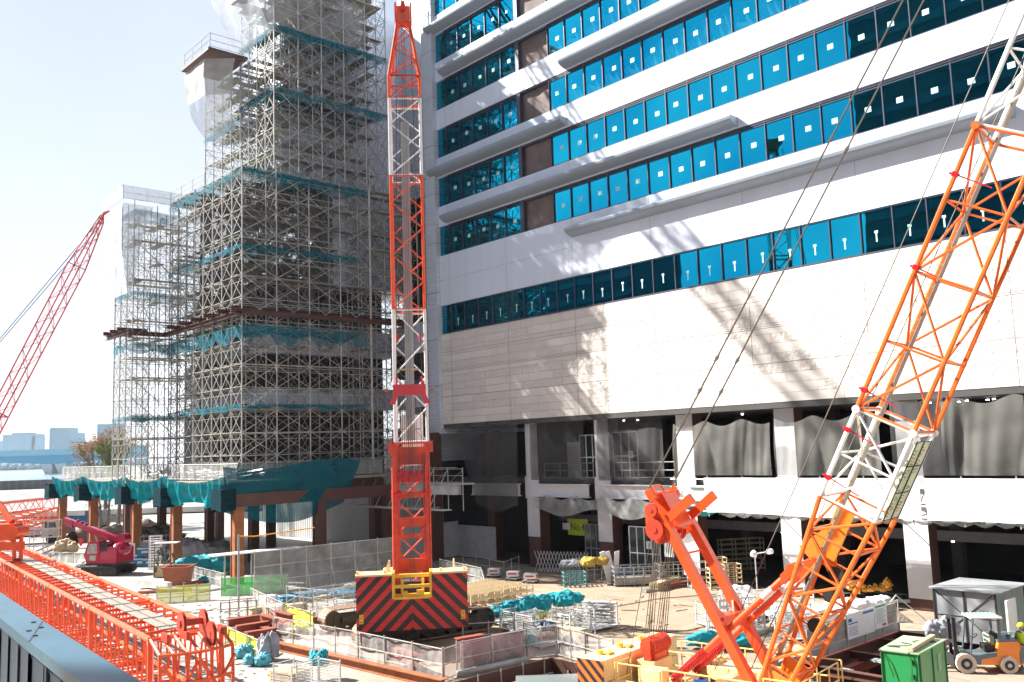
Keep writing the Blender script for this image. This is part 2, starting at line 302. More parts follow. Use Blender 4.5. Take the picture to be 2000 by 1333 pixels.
M['glassc']=mat('cab_glass',(.35,.38,.36),.1,0,.3,4,spec=.8)
M['glassc2']=mat('teal_wire',(.12,.30,.32),.5,.1,.1,3)
M['tyre']=mat('cream_solid_tyre',(.60,.50,.40),.8,0,.1,4,dirt=(.3,.22,.16),dirtamt=.6)
M['fkgrey']=mat('forklift_grey_paint',(.10,.14,.17),.35,.1,.06,3,coat=.3)
M['roofg']=mat('faded_green_roof',(.28,.42,.24),.6,0,.1,2,dirt=(.42,.42,.30),dirtamt=.5)
M['lgreyd']=mat('dull_sheet_metal',(.34,.36,.38),.5,.3,.15,1.5,dirt=(.22,.22,.22),dirtamt=.5)
M['greend']=mat('dark_green_paint',(.01,.12,.035),.5,0,.08,2)
M['navy']=mat('navy_plastic',(.02,.035,.08),.5,0,.2,3,bump=.5)
M['dryleaf']=mat('dry_leaf',(.40,.42,.12),.7,0,.3,6)
M['creamrack']=mat('cream_rack_paint',(.48,.42,.30),.6,0,.1,3)
M['ropey']=mat('yellow_rope_fibre',(.50,.34,.06),.8,0,.4,9,bump=1.0)
M['bluebag']=mat('blue_bag_plastic',(.12,.22,.42),.5,0,.35,3,bump=.6)
M['clearnet']=mat('clear_mesh_net',(.55,.52,.52),.7,0,.15,2,alpha=.38)
M['meshf']=mat('grey_fence_mesh',(.36,.37,.36),.8,0,.15,1.2,alpha=.58)
M['capg']=mat('pale_green_steel',(.32,.42,.37),.5,.1,.1,3)
M['vangrey']=mat('van_roof_paint',(.20,.24,.24),.3,.1,.05,1,coat=.5)
M['greenn2']=mat('green_print',(.02,.30,.15),.6,0,.02,2)
M['hooky']=mat('hoist_yellow_paint',(.72,.34,.04),.5,0,.3,8)
M['darkg']=mat('dark_grey_machinery',(.09,.095,.09),.6,.1,.5,5,bump=.5)
M['blue2']=mat('blue_sheeting',(.01,.14,.24),.6,0,.25,2,bump=.8)
M['tealbag']=mat('teal_plastic_bag',(.06,.33,.42),.35,0,.6,5,bump=.8)
M['bark']=mat('tree_bark',(.16,.12,.10),.9,0,.2,3)
M['leafbrown']=mat('brown_leaf',(.22,.13,.08),.8,0,.4,2)
M['leafgold']=mat('golden_leaf',(.34,.20,.045),.8,0,.45,1.5)
M['leafgreen']=mat('olive_leaf',(.10,.14,.03),.8,0,.5,1.5)
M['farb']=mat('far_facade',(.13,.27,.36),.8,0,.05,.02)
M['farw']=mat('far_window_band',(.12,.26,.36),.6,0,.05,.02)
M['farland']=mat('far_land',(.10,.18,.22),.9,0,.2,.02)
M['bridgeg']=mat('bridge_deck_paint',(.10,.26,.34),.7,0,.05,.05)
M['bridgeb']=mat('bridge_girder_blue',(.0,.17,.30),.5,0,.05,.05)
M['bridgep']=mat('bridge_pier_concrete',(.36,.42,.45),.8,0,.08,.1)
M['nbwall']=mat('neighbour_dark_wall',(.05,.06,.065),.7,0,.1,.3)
M['nbband']=mat('neighbour_balcony_band',(.10,.11,.12),.7,0,.1,.3)
# ================================================================== LARGE STRUCTURE
# ground: one sheet for the site, water beyond
def groundmat():
    m=mat('site_ground',(.33,.245,.17),.9,0,.1,.25,bump=.25,dirt=(.31,.28,.24),dirtamt=.7); n=m.node_tree.nodes; l=m.node_tree.links; b=n['Principled BSDF']
    src=b.inputs['Base Color'].links[0].from_socket
    tc=n.new('ShaderNodeTexCoord'); n2=n.new('ShaderNodeTexNoise'); n2.inputs['Scale'].default_value=1.3; n2.inputs['Detail'].default_value=10; n2.inputs['Roughness'].default_value=.75; l.new(tc.outputs['Object'],n2.inputs['Vector'])
    mr=n.new('ShaderNodeMapRange'); mr.inputs[1].default_value=.35; mr.inputs[2].default_value=.7; mr.inputs[3].default_value=.78; mr.inputs[4].default_value=1.15; l.new(n2.outputs[0],mr.inputs[0])
    vm=n.new('ShaderNodeVectorMath'); vm.operation='SCALE'; l.new(src,vm.inputs[0]); l.new(mr.outputs[0],vm.inputs['Scale']); sp=n.new('ShaderNodeSeparateXYZ'); l.new(tc.outputs['Object'],sp.inputs[0]); ga=n.new('ShaderNodeMapRange'); ga.inputs[1].default_value=-5; ga.inputs[2].default_value=-9; l.new(sp.outputs[0],ga.inputs[0])
    g2=n.new('ShaderNodeVectorMath'); g2.operation='SCALE'; g2.inputs[0].default_value=(.37,.35,.32); l.new(mr.outputs[0],g2.inputs['Scale'])
    mm=n.new('ShaderNodeMix'); mm.data_type='RGBA'; l.new(ga.outputs[0],mm.inputs[0]); l.new(vm.outputs[0],mm.inputs[6]); l.new(g2.outputs[0],mm.inputs[7]); mpp=n.new('ShaderNodeMapping'); mpp.inputs['Rotation'].default_value=(0,0,TH); l.new(tc.outputs['Object'],mpp.inputs[0]); br=n.new('ShaderNodeTexBrick'); l.new(mpp.outputs[0],br.inputs['Vector']); br.inputs['Scale'].default_value=1; br.inputs['Brick Width'].default_value=5.8; br.inputs['Row Height'].default_value=1.52; br.inputs['Mortar Size'].default_value=.018; br.inputs['Color1'].default_value=(1.06,1.05,1.04,1); br.inputs['Color2'].default_value=(.86,.87,.88,1); br.inputs['Mortar'].default_value=(.45,.42,.4,1)
    pm=n.new('ShaderNodeMix'); pm.data_type='RGBA'; pm.blend_type='MULTIPLY'; pm.inputs[0].default_value=.9; l.new(mm.outputs[2],pm.inputs[6]); l.new(br.outputs['Color'],pm.inputs[7]); l.new(pm.outputs[2],b.inputs['Base Color']); return m
M['ground']=groundmat()
g=MB()
vs_=[-260,30,38.5,42.6,44.5,160]; ws_=[-120,4.6,18.6,27,120]
PIT=[(1,2),(2,1),(2,2),(3,2)]   # cells left open: the excavation
for i in range(5):
    for j in range(4):
        if (i,j) in PIT: continue
        g.quad(F(vs_[i],ws_[j]),F(vs_[i],ws_[j+1]),F(vs_[i+1],ws_[j+1]),F(vs_[i+1],ws_[j]))
struct('ground',g,M['ground'])
p=MB(); D=-5
for i,j in PIT:
    v0,v1,w0,w1=vs_[i],vs_[i+1],ws_[j],ws_[j+1]; p.quad(F(v0,w0,D),F(v1,w0,D),F(v1,w1,D),F(v0,w1,D))
    for n_,(a,b) in (((i,j-1),((v0,w0),(v1,w0))),((i+1,j),((v1,w0),(v1,w1))),((i,j+1),((v1,w1),(v0,w1))),((i-1,j),((v0,w1),(v0,w0)))):
        if n_ not in PIT: p.quad(F(*a,D),F(*b,D),F(*b,-.001),F(*a,-.001))
struct('excavation_pit_ground',p,M['brown'])
wm=mat('water_surface',(.45,.56,.62),.12,0,.05,.02,bump=.0,spec=.9); 
bpw=wm.node_tree.nodes.new('ShaderNodeBump'); nw=wm.node_tree.nodes.new('ShaderNodeTexNoise'); nw.inputs['Scale'].default_value=.12; tcw=wm.node_tree.nodes.new('ShaderNodeTexCoord'); mw=wm.node_tree.nodes.new('ShaderNodeMapping'); mw.inputs['Scale'].default_value=(.4,1.6,1)
for a,b in ((tcw.outputs['Object'],mw.inputs[0]),(mw.outputs[0],nw.inputs['Vector']),(nw.outputs[0],bpw.inputs['Height']),(bpw.outputs[0],wm.node_tree.nodes['Principled BSDF'].inputs['Normal'])): wm.node_tree.links.new(a,b)
bpw.inputs['Strength'].default_value=.5; bpw.inputs['Distance'].default_value=.6
wt=MB(); wt.quad((-3500,172,-1.2),(3500,172,-1.2),(3500,4200,-1.2),(-3500,4200,-1.2)); struct('water',wt,wm)
# seawall beyond the site
t=T('seawall','long low seawall of dark sheet piles on a pale concrete apron beside the water','seawall','W',(-80,170,0))
a=MB(); a.box(-190,2,170,171,4.1,5.9); a.build('sheet_pile_wall',M['sheetpile'],t)
a=MB(); a.hexa([(-190,158,.9),(6,158,.9),(6,169.9,.9),(-190,169.9,.9),(-190,166,4.2),(6,166,4.2),(6,169.9,4.2),(-190,169.9,4.2)]); a.build('apron',M['concd'],t)
a=MB(); a.box(-190,6,150,157.9,.2,1.1); a.build('kerb_beam',M['conc'],t)
# ------------------------------------------------------------------ main office building (facade frame)
bld=T('office_building','white banded office block with blue ribbon windows above pale rough stone cladding','building','F',(0,0,0))
VL,VR=-1.3,64.0; ZB=11.08; Z0,Z1=18.70,21.04; ROW=[25.35+4.3*k for k in range(8)]; WH=2.52; ZT=ROW[-1]+WH+1.8
a=MB(); a.box(VL,VR,-.5,0,ZB,Z0-.08); a.build('stone_cladding',M['stone'],bld)
a=MB()
for z,th in ((13.35,.022),(15.42,.03),(15.54,.025),(17.05,.022)): a.box(VL,VR,0,.004,z,z+th)
a.build('panel_joint',M['jointd'],bld)
a=MB()
for k in range(9): a.box(7.2*k-.011,7.2*k+.011,0,.006,ZB,Z0-.08)
a.build('panel_joint',M['jointd'],bld)
a=MB(); a.box(VL,VR,-.5,0,Z1+.02,ROW[0]-.02); a.build('spandrel_band',M['panel'],bld)
for k in range(8):
    z0=ROW[k]+WH; z1=ROW[k]+4.3
    a=MB(); a.box(VL,VR,-.5,0,z0+.02,z1-.02); a.build('spandrel_band',M['panel'],bld)
a=MB()
for k in range(9):
    for z0,z1 in [(Z1+.02,ROW[0]-.02)]+[(r+WH+.02,r+4.28) for r in ROW]: a.box(7.2*k-.01,7.2*k+.01,0,.004,z0,z1)
a.box(VL,14.4,0,.004,23.2,23.22); a.build('panel_joint',M['grey'],bld)
def ledge(v0,v1,zh):
    prof=[(0,zh+.62),(.8,zh+.60),(.8,zh+.52)]+[(.78*math.cos(i/6*math.pi/2)**1.6+.02,zh+.50-.48*math.sin(i/6*math.pi/2)) for i in range(1,7)]+[(0,zh+.01)]
    a=MB(); a.prism([(v0,w+.003,z) for w,z in prof],(v1-v0,0,0)); a.build('ledge',M['panelg'],bld)
ledge(14.4,44.2,22.9+1.0)
HD=[r+WH for r in ROW]
ledge(-.2,28.8,HD[0]+.12); ledge(-1.9,14.4,HD[1]+.12); ledge(14.4,VR,HD[2]+.12); ledge(-.1,VR,HD[3]+.12); ledge(-1.9,VR,HD[4]+.12); ledge(-.1,30,HD[5]+.12)
# windows: one unit of four panes per bay
def window(v0,v1,z0,z1,k,row):
    fr=MB(); n=round((v1-v0)/1.8)
    top=.0 if row<0 else .22
    fr.box(v0+.003,v1-.003,-.22,-.03,z0-.06,z0+.05); fr.box(v0+.003,v1-.003,-.22,-.03,z1-.05,z1+.0)
    if top: fr.box(v0+.003,v1-.003,-.22,-.06,z1-.26,z1-.21); fr.box(v0+.003,v1-.003,-.22,-.02,z1-.15,z1-.11)
    for i in range(n+1):
        x=v0+(v1-v0)*i/n; lo,hi=(x+.003,x+.03) if i==0 else ((x-.03,x-.003) if i==n else (x-.03,x+.03)); fr.box(lo,hi,-.22,-.04,z0+.05,z1-.05)
    f=fr.build('window',M['frame'],bld)
    g=MB(); g.quad((v0,-.15,z0),(v1,-.15,z0),(v1,-.15,z1),(v0,-.15,z1)); g.build('pane',M['glass'],f)
    s=MB()
    for i in range(n):
        x=v0+1.8*(i+.5)+rnd.uniform(-.15,.15)
        if row<0: zz=z0+.75+rnd.uniform(-.1,.1); s.box(x-.10,x+.10,-.148,-.145,zz+.28,zz+.42); s.box(x-.045,x+.045,-.148,-.145,zz-.2,zz+.28)
        elif row<4: zz=z0+1.0+rnd.uniform(-.1,.1); s.box(x-.18,x+.18,-.148,-.145,zz,zz+.31)
        else: zz=z0+1.0; s.box(x-.15,x+.15,-.148,-.145,zz,zz+.26)
    s.build('glazing_sticker',M['sticker'],f)
    if row in (2,3) and k in (2,3,4) or (row==3 and k==1) :
        c=MB(); g_=random.Random(k*7+row)
        for i in range(n):
            x0=v0+1.8*i+.1
            ph=g_.uniform(0,6)
            c.grid(lambda u,t,x0=x0,ph=ph:(x0+1.6*u,-.42-.16*math.sin(u*17+ph+t*5)*(.3+t)+.08*math.sin(u*41+t*13+ph),z0+.15+(1.1+.55*math.sin(u*3.1+ph)+.25*math.sin(u*9+ph))*t),22,7)
        c.build('plastic_sheet',M['plastic'],f,smooth=True)
M['sticker']=mat('glazing_paper',(.40,.66,.68),.7,0,.05,3)
M['plastic']=mat('plastic_sheeting',(.9,.92,.93),.3,0,.05,2)
for k in range(9):
    v0,v1=7.2*k,7.2*(k+1)
    if v1>VR: continue
    window(v0,v1,Z0,Z1,k,-1)
    for r,z in enumerate(ROW[:7]):
        if k==1: window(7.2,9.0,z,z+WH,k,r); window(12.6,14.4,z,z+WH,k,r)
        else: window(v0,v1,z,z+WH,k,r)
for z0,z1 in [(Z0,Z1)]+[(r,r+WH) for r in ROW[:7]]: a=MB(); a.quad((VL,-.15,z0),(0,-.15,z0),(0,-.15,z1),(VL,-.15,z1)); a.build('pane',M['glass'],bld)
M['gapsheet']=mat('grey_brown_sheet',(.17,.135,.13),.85,0,.2,1.2)
for r,z in enumerate(ROW[:7]):
    a=MB(); a.grid(lambda u,t:(9.0+3.6*u,-.42+.04*math.sin(u*11+t*4+r),z+WH*t),12,6); a.build('opening_sheet',M['gapsheet'],bld)
    a=MB(); a.box(9.0,9.35,-.4,-.05,z,z+WH); a.box(9.35,12.6,-.4,-.1,z+WH-.12,z+WH); a.build('opening_frame',M['frame'],bld)
# core behind the glass: floors and dark rooms
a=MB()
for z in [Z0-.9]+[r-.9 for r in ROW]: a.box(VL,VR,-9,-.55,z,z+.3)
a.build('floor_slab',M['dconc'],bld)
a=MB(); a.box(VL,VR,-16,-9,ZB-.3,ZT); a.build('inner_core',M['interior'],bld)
a=MB(); a.box(VL,VR,-9,0,ZT-1.0,ZT+.5); a.build('roof',M['panel'],bld)
a=MB(); a.box(VR,VR+.3,-16,0,ZB,ZT); a.build('end_wall',M['panel'],bld)
# open lower storeys
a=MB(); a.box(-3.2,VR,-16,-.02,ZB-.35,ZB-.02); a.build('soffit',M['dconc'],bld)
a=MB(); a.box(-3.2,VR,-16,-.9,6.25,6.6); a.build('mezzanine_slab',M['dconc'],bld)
a=MB()
for k in range(-1,9): a.ibeam((7.2*k+1.6,-.55,5.75),(7.2*k+7.3,-.55,5.75),.4,.95,.06)
a.build('edge_beam',M['colw'],bld)
for k in range(0,9):
    v=7.2*k+1.35
    if k==0: continue
    a=MB(); a.box(v-.62,v+.62,-1.75,-.75,.05,ZB-.36); c=a.build('column',M['brown'],bld)
    a=MB(); a.box(v-.64,v+.64,-.748,-.70,2.3 if k<3 else .6,ZB-.36); a.build('cladding',M['colw'],c)
    a=MB(); a.box(v-.72,v+.72,-.748,-.62,5.15,6.75); a.build('joint_plate',M['colw'],c)
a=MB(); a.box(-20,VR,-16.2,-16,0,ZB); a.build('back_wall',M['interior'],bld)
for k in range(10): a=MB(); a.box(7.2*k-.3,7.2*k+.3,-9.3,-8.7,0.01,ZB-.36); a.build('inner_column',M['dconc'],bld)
a=MB(); a.box(3.2,3.4,-16,-6.4,0,ZB-.4); a.build('sun_blocking_wall',M['interior'],bld)  # added wall that stops the sun entering the open bays from the left
a=MB(); a.box(-3,VR,-15.9,-1.9,.004,.012); a.build('floor_shade_sheet',M['floord'],bld)  # dark sheet added over the ground to stand for interior shade
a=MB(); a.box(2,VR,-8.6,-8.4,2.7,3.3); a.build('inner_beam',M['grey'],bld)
# ribbed corner shaft
a=MB(); n=10
pts=[(VL-.02,.02)]+[(VL-1.2-1.1*math.sin(i/n*math.pi/2),.35-1.3*(1-math.cos(i/n*math.pi/2))) for i in range(n+1)]+[(VL-2.3,-3),(VL-.02,-3)]
pts=[(VL-.02,.35)]+pts[1:]
a.prism([(x,y,10.3) for x,y in pts],(0,0,ZT-10)); a.build('ribbed_corner',M['rib'],bld,smooth=False)
a=MB()
for z in (14.3,18.2,22.2,26.5,30.8,35.1,39.4,43.7,48,52.3):
    a.prism([(x-.004 if x<VL-.5 else x,y+.004,z) for x,y in pts],(0,0,.05))
a.build('panel_joint',M['grey'],bld)
# white wing behind the scaffold
wing=T('building_wing','white banded building wing standing behind the dense grey scaffold','building','F',(-20,6,0))
def wband(v0,v1,w0,w1,z0,z1,mt,name): a=MB(); a.box(v0,v1,w0,w1,z0,z1); a.build(name,M[mt],wing)
wband(-24,-8.9,.0,12.9,12.7,14.4,'rib','white_band'); wband(-24,-8.9,.0,12.9,17.3,19.6,'rib','white_band')
wband(-23.6,-9.6,.4,12.2,7.3,23.5,'interior','dark_storey')
wband(-33.5,-24.2,1,12.5,7.3,18.6,'panel','white_band')
wband(-15.2,-9.4,-14,10.2,32,50,'rib','white_core'); wband(-14.5,-9.0,-14,6.0,23.6,31.9,'rib','white_core')
wband(-9.3,-4.4,-14,-1.8,8,62,'rib','white_band')
wband(-8.8,-4.0,-3.8,-1.79,20.5,32,'interior','dark_storey')
for z in (15.4,8.9): wband(-8.85,-4.4,-1.7,0,z,z+2,'interior','dark_storey')
wband(-8.85,-3.3,-1.75,.1,12.7,14.4,'rib','white_band'); wband(-8.85,-3.3,-1.75,.1,17.4,20,'rib','white_band')
# ------------------------------------------------------------------ scaffolds
def scaf(name,label,v0,v1,nv,w0,w1,nw,z0,z1,lift=1.72,rs=.055,rl=.028,dn=.75):
    t=T(name,label,'scaffold','F',((v0+v1)/2,(w0+w1)/2,z0))
    vs=[v0+(v1-v0)*i/nv for i in range(nv+1)]; ws=[w0+(w1-w0)*i/nw for i in range(nw+1)]
    cand=[]
    for i,v in enumerate(vs):
        for j,w in enumerate(ws): cand.append((min(nv-i,nw-j),v,w))
    cand.sort(key=lambda q:q[0])
    rest=MB()
    for q,(k,v,w) in enumerate(cand):
        if q<96: a=MB(); a.bar((v,w,z0),(v,w,z1+rnd.uniform(.0,.5)),rs,6); a.build('standard',M['galv'],t)
        else: rest.bar((v,w,z0),(v,w,z1),rs,5)
    if rest.v: rest.build('standard',M['galv'],t,kind='stuff')
    nz=int((z1-z0)/lift); L=MB()
    for k in range(1,nz+1):
        z=z0+k*lift; a=MB()
        for v in vs: a.bar((v,w0-.1,z),(v,w1+.12,z),rl,4,cap=False)
        for w in ws: a.bar((v0-.1,w,z+.05),(v1+.12,w,z+.05),rl,4,cap=False)
        for v in vs[-1:]+vs[:1]: a.bar((v,w0,z-.5),(v,w1,z-.5),rl*.8,4,cap=False)
        a.bar((v0,w1,z-.45),(v1,w1,z-.45),rl*.8,4,cap=False)
        a.build('ledger_lift',M['galv'] if k%3 else M['galvd'],t)
    # bracing on the vertical planes
    def brace(fix,val,seq,name='cross_bracing',dens=1.0,mt='galv'):
        a=MB()
        for i in range(len(seq)-1):
            for k in range(nz):
                if rnd.random()>dens: continue
                za,zb=z0+k*lift,z0+(k+1)*lift; p,q=seq[i],seq[i+1]
                P=(lambda s,z:(val,s,z)) if fix=='v' else (lambda s,z:(s,val,z))
                a.bar(P(p,za),P(q,zb),rl*.95,4,cap=False); a.bar(P(q,za),P(p,zb),rl*.95,4,cap=False)
        if a.v: a.build(name,M[mt],t)
    brace('w',w1+.03,vs); brace('v',v1+.03,ws); brace('v',v0,ws,dens=.9,mt='galvd')
    for j in range(0,nw): brace('w',ws[j],vs,dens=dn,mt='galvd')
    for i in range(1,nv,2): brace('v',vs[i],ws,dens=dn,mt='galvd')
    # decks
    for k in range(1,nz+1):
        z=z0+k*lift+.08; a=MB()
        for w in ws[1:]:
            if rnd.random()<.8: a.box(v0+rnd.random()*(v1-v0)*.35,v1-rnd.random()*(v1-v0)*.35,w-1.2,w-.45,z,z+.04)
        for i,v in enumerate(vs[:-1]):
            if rnd.random()<.45: a.box(v+.2,v+.9,w0,w1,z+.05,z+.09)
        if a.v: a.build('deck_boards',M['deck'],t)
    return t
ZD=7.3
S_front=scaf('scaffold_tower','broad middle block of dense grey tube scaffold with its corner nearest the camera',-19.5,-5.2,8,4.5,16,4,ZD,31.4)
S_left=scaf('scaffold_tower','narrow leftmost scaffold block with a pale net hanging at its top',-24.1,-19.6,3,13.2,19.1,3,ZD,31.2)
S_mid=scaf('scaffold_tower','middle scaffold block with a net platform bulging left above the broad lower block',-18.4,-11.3,4,2.5,13.3,4,31.6,42.6)
S_top=scaf('scaffold_tower','tallest scaffold block running out of the top of the picture',-11.2,-5.2,4,2.5,13.3,5,31.6,50.6,dn=1.0)
S_right=scaf('scaffold_tower','slim scaffold bay between the white banded wing and the tall white crane boom',-8.2,-5.2,2,-.5,4.4,2,ZD,33)
# brown beams round the scaffold
hb=T('beam_ring','dark brown steel beams ringing the scaffold blocks at mid height','steel beams','F',(-15,16,19.9))
for p,q in (((-5.0,17,19.9),(-5.0,-1.5,19.9)),((-4.6,16.3,19.75),(-19.6,16.3,19.75)),((-19.6,16.3,19.75),(-19.6,19.5,19.75)),((-19.2,19.4,19.9),(-25.2,19.4,19.9)),((-5.9,16.6,20.25),(-5.9,0,20.25))):
    a=MB(); a.ibeam(p,q,.34,.36,.04); a.build('beam',M['brown'],hb)
for v in (-7,-9.5,-12,-14.5,-17): a=MB(); a.ibeam((v,15,20.1),(v,17.2,20.1),.3,.3,.04); a.build('beam',M['brown'],hb)
for v in (-20.5,-22.3,-24): a=MB(); a.ibeam((v,17.5,20.15),(v,20.1,20.15),.3,.3,.04); a.build('beam',M['brown'],hb)
# teal nets inside the blocks: sagging sheets, one thing each
def net(v0,v1,w0,w1,z,lab,sag=.5,mt='teal',drop=.7):
    a=MB(); n=14; ph=rnd.uniform(0,6)
    nb=max(1,round((v1-v0)/3.4)); mb_=max(1,round((w1-w0)/3.4))
    def fn(u,t):
        s=abs(math.sin(u*math.pi*nb))*abs(math.sin(t*math.pi*mb_))
        return (v0+(v1-v0)*u,w0+(w1-w0)*t,z-sag*s-.15*math.sin(u*7+ph)*math.sin(t*5+ph))
    a.grid(fn,n*2,n*2); drop*=rnd.uniform(.6,1.15)
    def edge(u,t): # turned down outer edges
        return (v0+(v1-v0)*u,w1+.08,z-drop*(.25+.5*abs(math.sin(u*math.pi*nb+ph*.2))+.35*abs(math.sin(u*math.pi*nb*2.7+ph)))*t)
    a.grid(edge,40,4)
    a.grid(lambda u,t:(v1+.08,w0+(w1-w0)*u,z-drop*(.2+.55*abs(math.sin(u*math.pi*mb_+ph*.3))+.4*abs(math.sin(u*math.pi*mb_*3.1+ph)))*t),40,4)
    o=a.build('safety_net',M[mt]); o.matrix_world=Matrix.Translation(F(0,0,0))@Matrix.Rotation(-TH,4,'Z')@Matrix.Scale(-1,4,(0,1,0)); tagm(o,lab,'net','horizontal teal nets strung through the scaffold'); return o
net(-19.5,-5.0,5,16.1,12.9,'teal net under the lowest deck of the broad scaffold block, beside the dark storey',.35)
net(-19.5,-5.0,5,16.1,18.9,'teal net slung just under the brown beams of the broad scaffold block',.7,drop=1.3)
net(-19.5,-5.0,5,16.1,25.2,'dark teal net halfway up the broad scaffold block above the brown beams',.5)
net(-19.5,-5.0,5,16.1,31.2,'teal net across the top of the broad scaffold block',.5)
net(-24.1,-19.6,13.2,19.1,12.7,'low teal net in the leftmost scaffold block near the trees',.35)
net(-24.1,-19.6,13.2,19.1,18.9,'teal net under the brown beams of the leftmost scaffold block',.6,drop=1.0)
net(-24.1,-19.6,13.2,19.1,23.4,'thin teal net where the pale sheet of the leftmost block ends',.3)
net(-24.1,-19.6,13.2,19.1,30.6,'teal net just below the railing of the leftmost scaffold block',.3)
net(-11.2,-5.0,2.5,13.4,38.4,'dark teal net crossing the tallest scaffold block at mid height',.5,drop=1)
net(-11.2,-5.0,2.5,13.4,43.6,'topmost teal net, in the tallest scaffold block',.5,drop=1)
net(-18.4,-11.3,2.5,13.4,37.6,'teal net in the middle block under the bulging platform',.5)
# pale sheets
def sheet(pts_top,pts_bot,lab,mt='white_net',n=10,bulge=.5,cat='net'):
    a=MB(); k=len(pts_top)-1
    for i in range(k):
        A,B=Vector(pts_top[i]),Vector(pts_top[i+1]); Cc,D=Vector(pts_bot[i]),Vector(pts_bot[i+1])
        ph=i*1.3
        def fn(u,t): 
            p=A.lerp(B,u).lerp(Cc.lerp(D,u),t); return (p.x,p.y+bulge*math.sin(t*math.pi)*.5+.06*math.sin(u*12+t*4+ph)*math.sin(t*math.pi),p.z)
        a.grid(fn,n,n)
    o=a.build('hanging_sheet',M[mt],smooth=True); o.matrix_world=Matrix.Translation(F(0,0,0))@Matrix.Rotation(-TH,4,'Z')@Matrix.Scale(-1,4,(0,1,0)); return tagm(o,lab,cat)
sheet([(-24.7,20.0,31.0),(-19.4,20.2,31.0),(-19.4,17.5,31.0)],[(-24.3,19.2,23.4),(-20.6,19.2,23.4),(-20.2,19,23.4)],'pale translucent net flaring out over the top of the leftmost scaffold block')
sheet([(-16.1,16.2,42.4),(-12.0,16.2,42.4),(-10.4,14.2,42.4)],[(-16.0,15.9,39.6),(-12.4,15.9,39.4),(-10.9,14.2,39.4)],'grey mesh wrapping the bay under the platform of the middle scaffold block','bay_net',bulge=.15)
sheet([(-16.0,15.9,39.6),(-12.4,15.9,39.4),(-10.9,14.2,39.4)],[(-17.4,13.6,37.2),(-15,13.4,37.0),(-12,13.3,37.0)],'pale net tapering back to the middle scaffold block below its wrapped bay',bulge=.6)
sheet([(-13.4,16.0,50.6),(-5.4,16.0,50.6),(-3.6,14,50.6)],[(-11.4,13.4,43.2),(-5.6,13.4,43.2),(-5.1,13.2,43.2)],'pale net bulging out at the top of the tallest scaffold block')
a=MB()
for zz in (46.6,48.1,49.5):
    for i in range(6):
        for j in range(11):
            if rnd.random()<.6: v_=-10.6+i*.92; w_=3.0+j*1.08; a.box(v_,v_+1.0,w_,w_+1.15,zz+.02*((i+j)%3),zz+.06+.02*((i+j)%3))
o=a.build('shadow_caster_boards',M['deck']); o.matrix_world=Matrix.Translation(F(0,0,0))@Matrix.Rotation(-TH,4,'Z')@Matrix.Scale(-1,4,(0,1,0)); tagm(o,'loose boards added above the picture over the tallest scaffold block, casting the facade shadow','platform')  # added out of view; the gappy boards cast the facade's shadow band
for (v,w0,w1,z0,z1,mt,lab) in ((-10.3,10.4,13.2,44.5,49.6,'dust','torn pale dust sheet added inside the tallest scaffold block to shade the facade'),(-8.3,6.2,15.9,21,31.2,'occluder_dark','dark torn sheet added for shade inside the broad block above the brown beams'),(-13.2,6.5,15.9,21,31.2,'occluder_dark','second dark torn sheet added for shade deeper inside the broad block'),(-5.6,4.4,13,44,49.8,'dust','torn pale sheet added to shade the facade, on the right face at the top of the tallest scaffold block')):
    a=MB(); a.grid(lambda u,t:(v+.1*math.sin(u*9),w0+(w1-w0)*u,z0+(z1-z0)*t),8,8); o=a.build('occluder_sheet',M[mt]); o.matrix_world=Matrix.Translation(F(0,0,0))@Matrix.Rotation(-TH,4,'Z')@Matrix.Scale(-1,4,(0,1,0)); tagm(o,lab,'sheet','sheets added inside the scaffold to shade the facade')  # added sheets whose holes and mesh dapple the shadow on the facade
def rail(name,lab,pts,h=1.1,n=None,frame='F',mt='galv',r=.03,group=None,cat='railing',net=None,posts=1.8,lab_net=None):
    base=pts[0]; t=T(name,lab,cat,frame,base,group=group)
    a=MB(); b=MB()
    for p,q in zip(pts,pts[1:]):
        p,q=Vector(p),Vector(q); L=(q-p).length; k=max(1,round(L/posts)); U=Vector((0,0,1))
        for i in range(k+1): x=p.lerp(q,i/k); a.bar(x,x+U*(h+.08),r,5)
        for f in (1,.52,.08): b.bar(p+U*h*f,q+U*h*f,r*.85,5)
    a.build('post',M[mt],t); b.build('rail',M[mt],t)
    if net:
        c=MB()
        for p,q in zip(pts,pts[1:]):
            p,q=Vector(p),Vector(q); dn=(q-p).normalized(); s=Vector((-dn.y,dn.x,0))*.05; L=(q-p).length
            c.grid(lambda u,t_:tuple(p.lerp(q,u)+s*(1+1.0*math.sin(u*L*3.1)+.5*math.sin(u*L*7+t_*3))+U*(.05+(h-.12)*t_)),max(4,int(L*3)),4)
        c.build('mesh_panel',M[net],t)
    return t
rail('railing','blue grey railing round the top of the leftmost scaffold block',[(-24.8,20.0,31.3),(-19.3,20.2,31.3),(-19.3,14,31.3)],1.2,net='white_net')
rail('railing','railing of the dark platform on the middle scaffold block, against the sky',[(-16.0,16.3,42.9),(-10.6,16.3,42.9),(-10.6,13.4,42.9)],1.2)
a=MB(); a.box(-16.2,-10.5,13.0,16.5,42.6,42.84); o=a.build('platform',M['brown']); o.matrix_world=Matrix.Translation(F(0,0,0))@Matrix.Rotation(-TH,4,'Z')@Matrix.Scale(-1,4,(0,1,0)); tagm(o,'dark brown timber platform jutting left from the middle scaffold block','platform')
rail('railing','light handrail stepping along the roof edge of the broad scaffold block',[(-19.3,16.1,31.5),(-12,16.1,31.5)],1.0,posts=2.4)

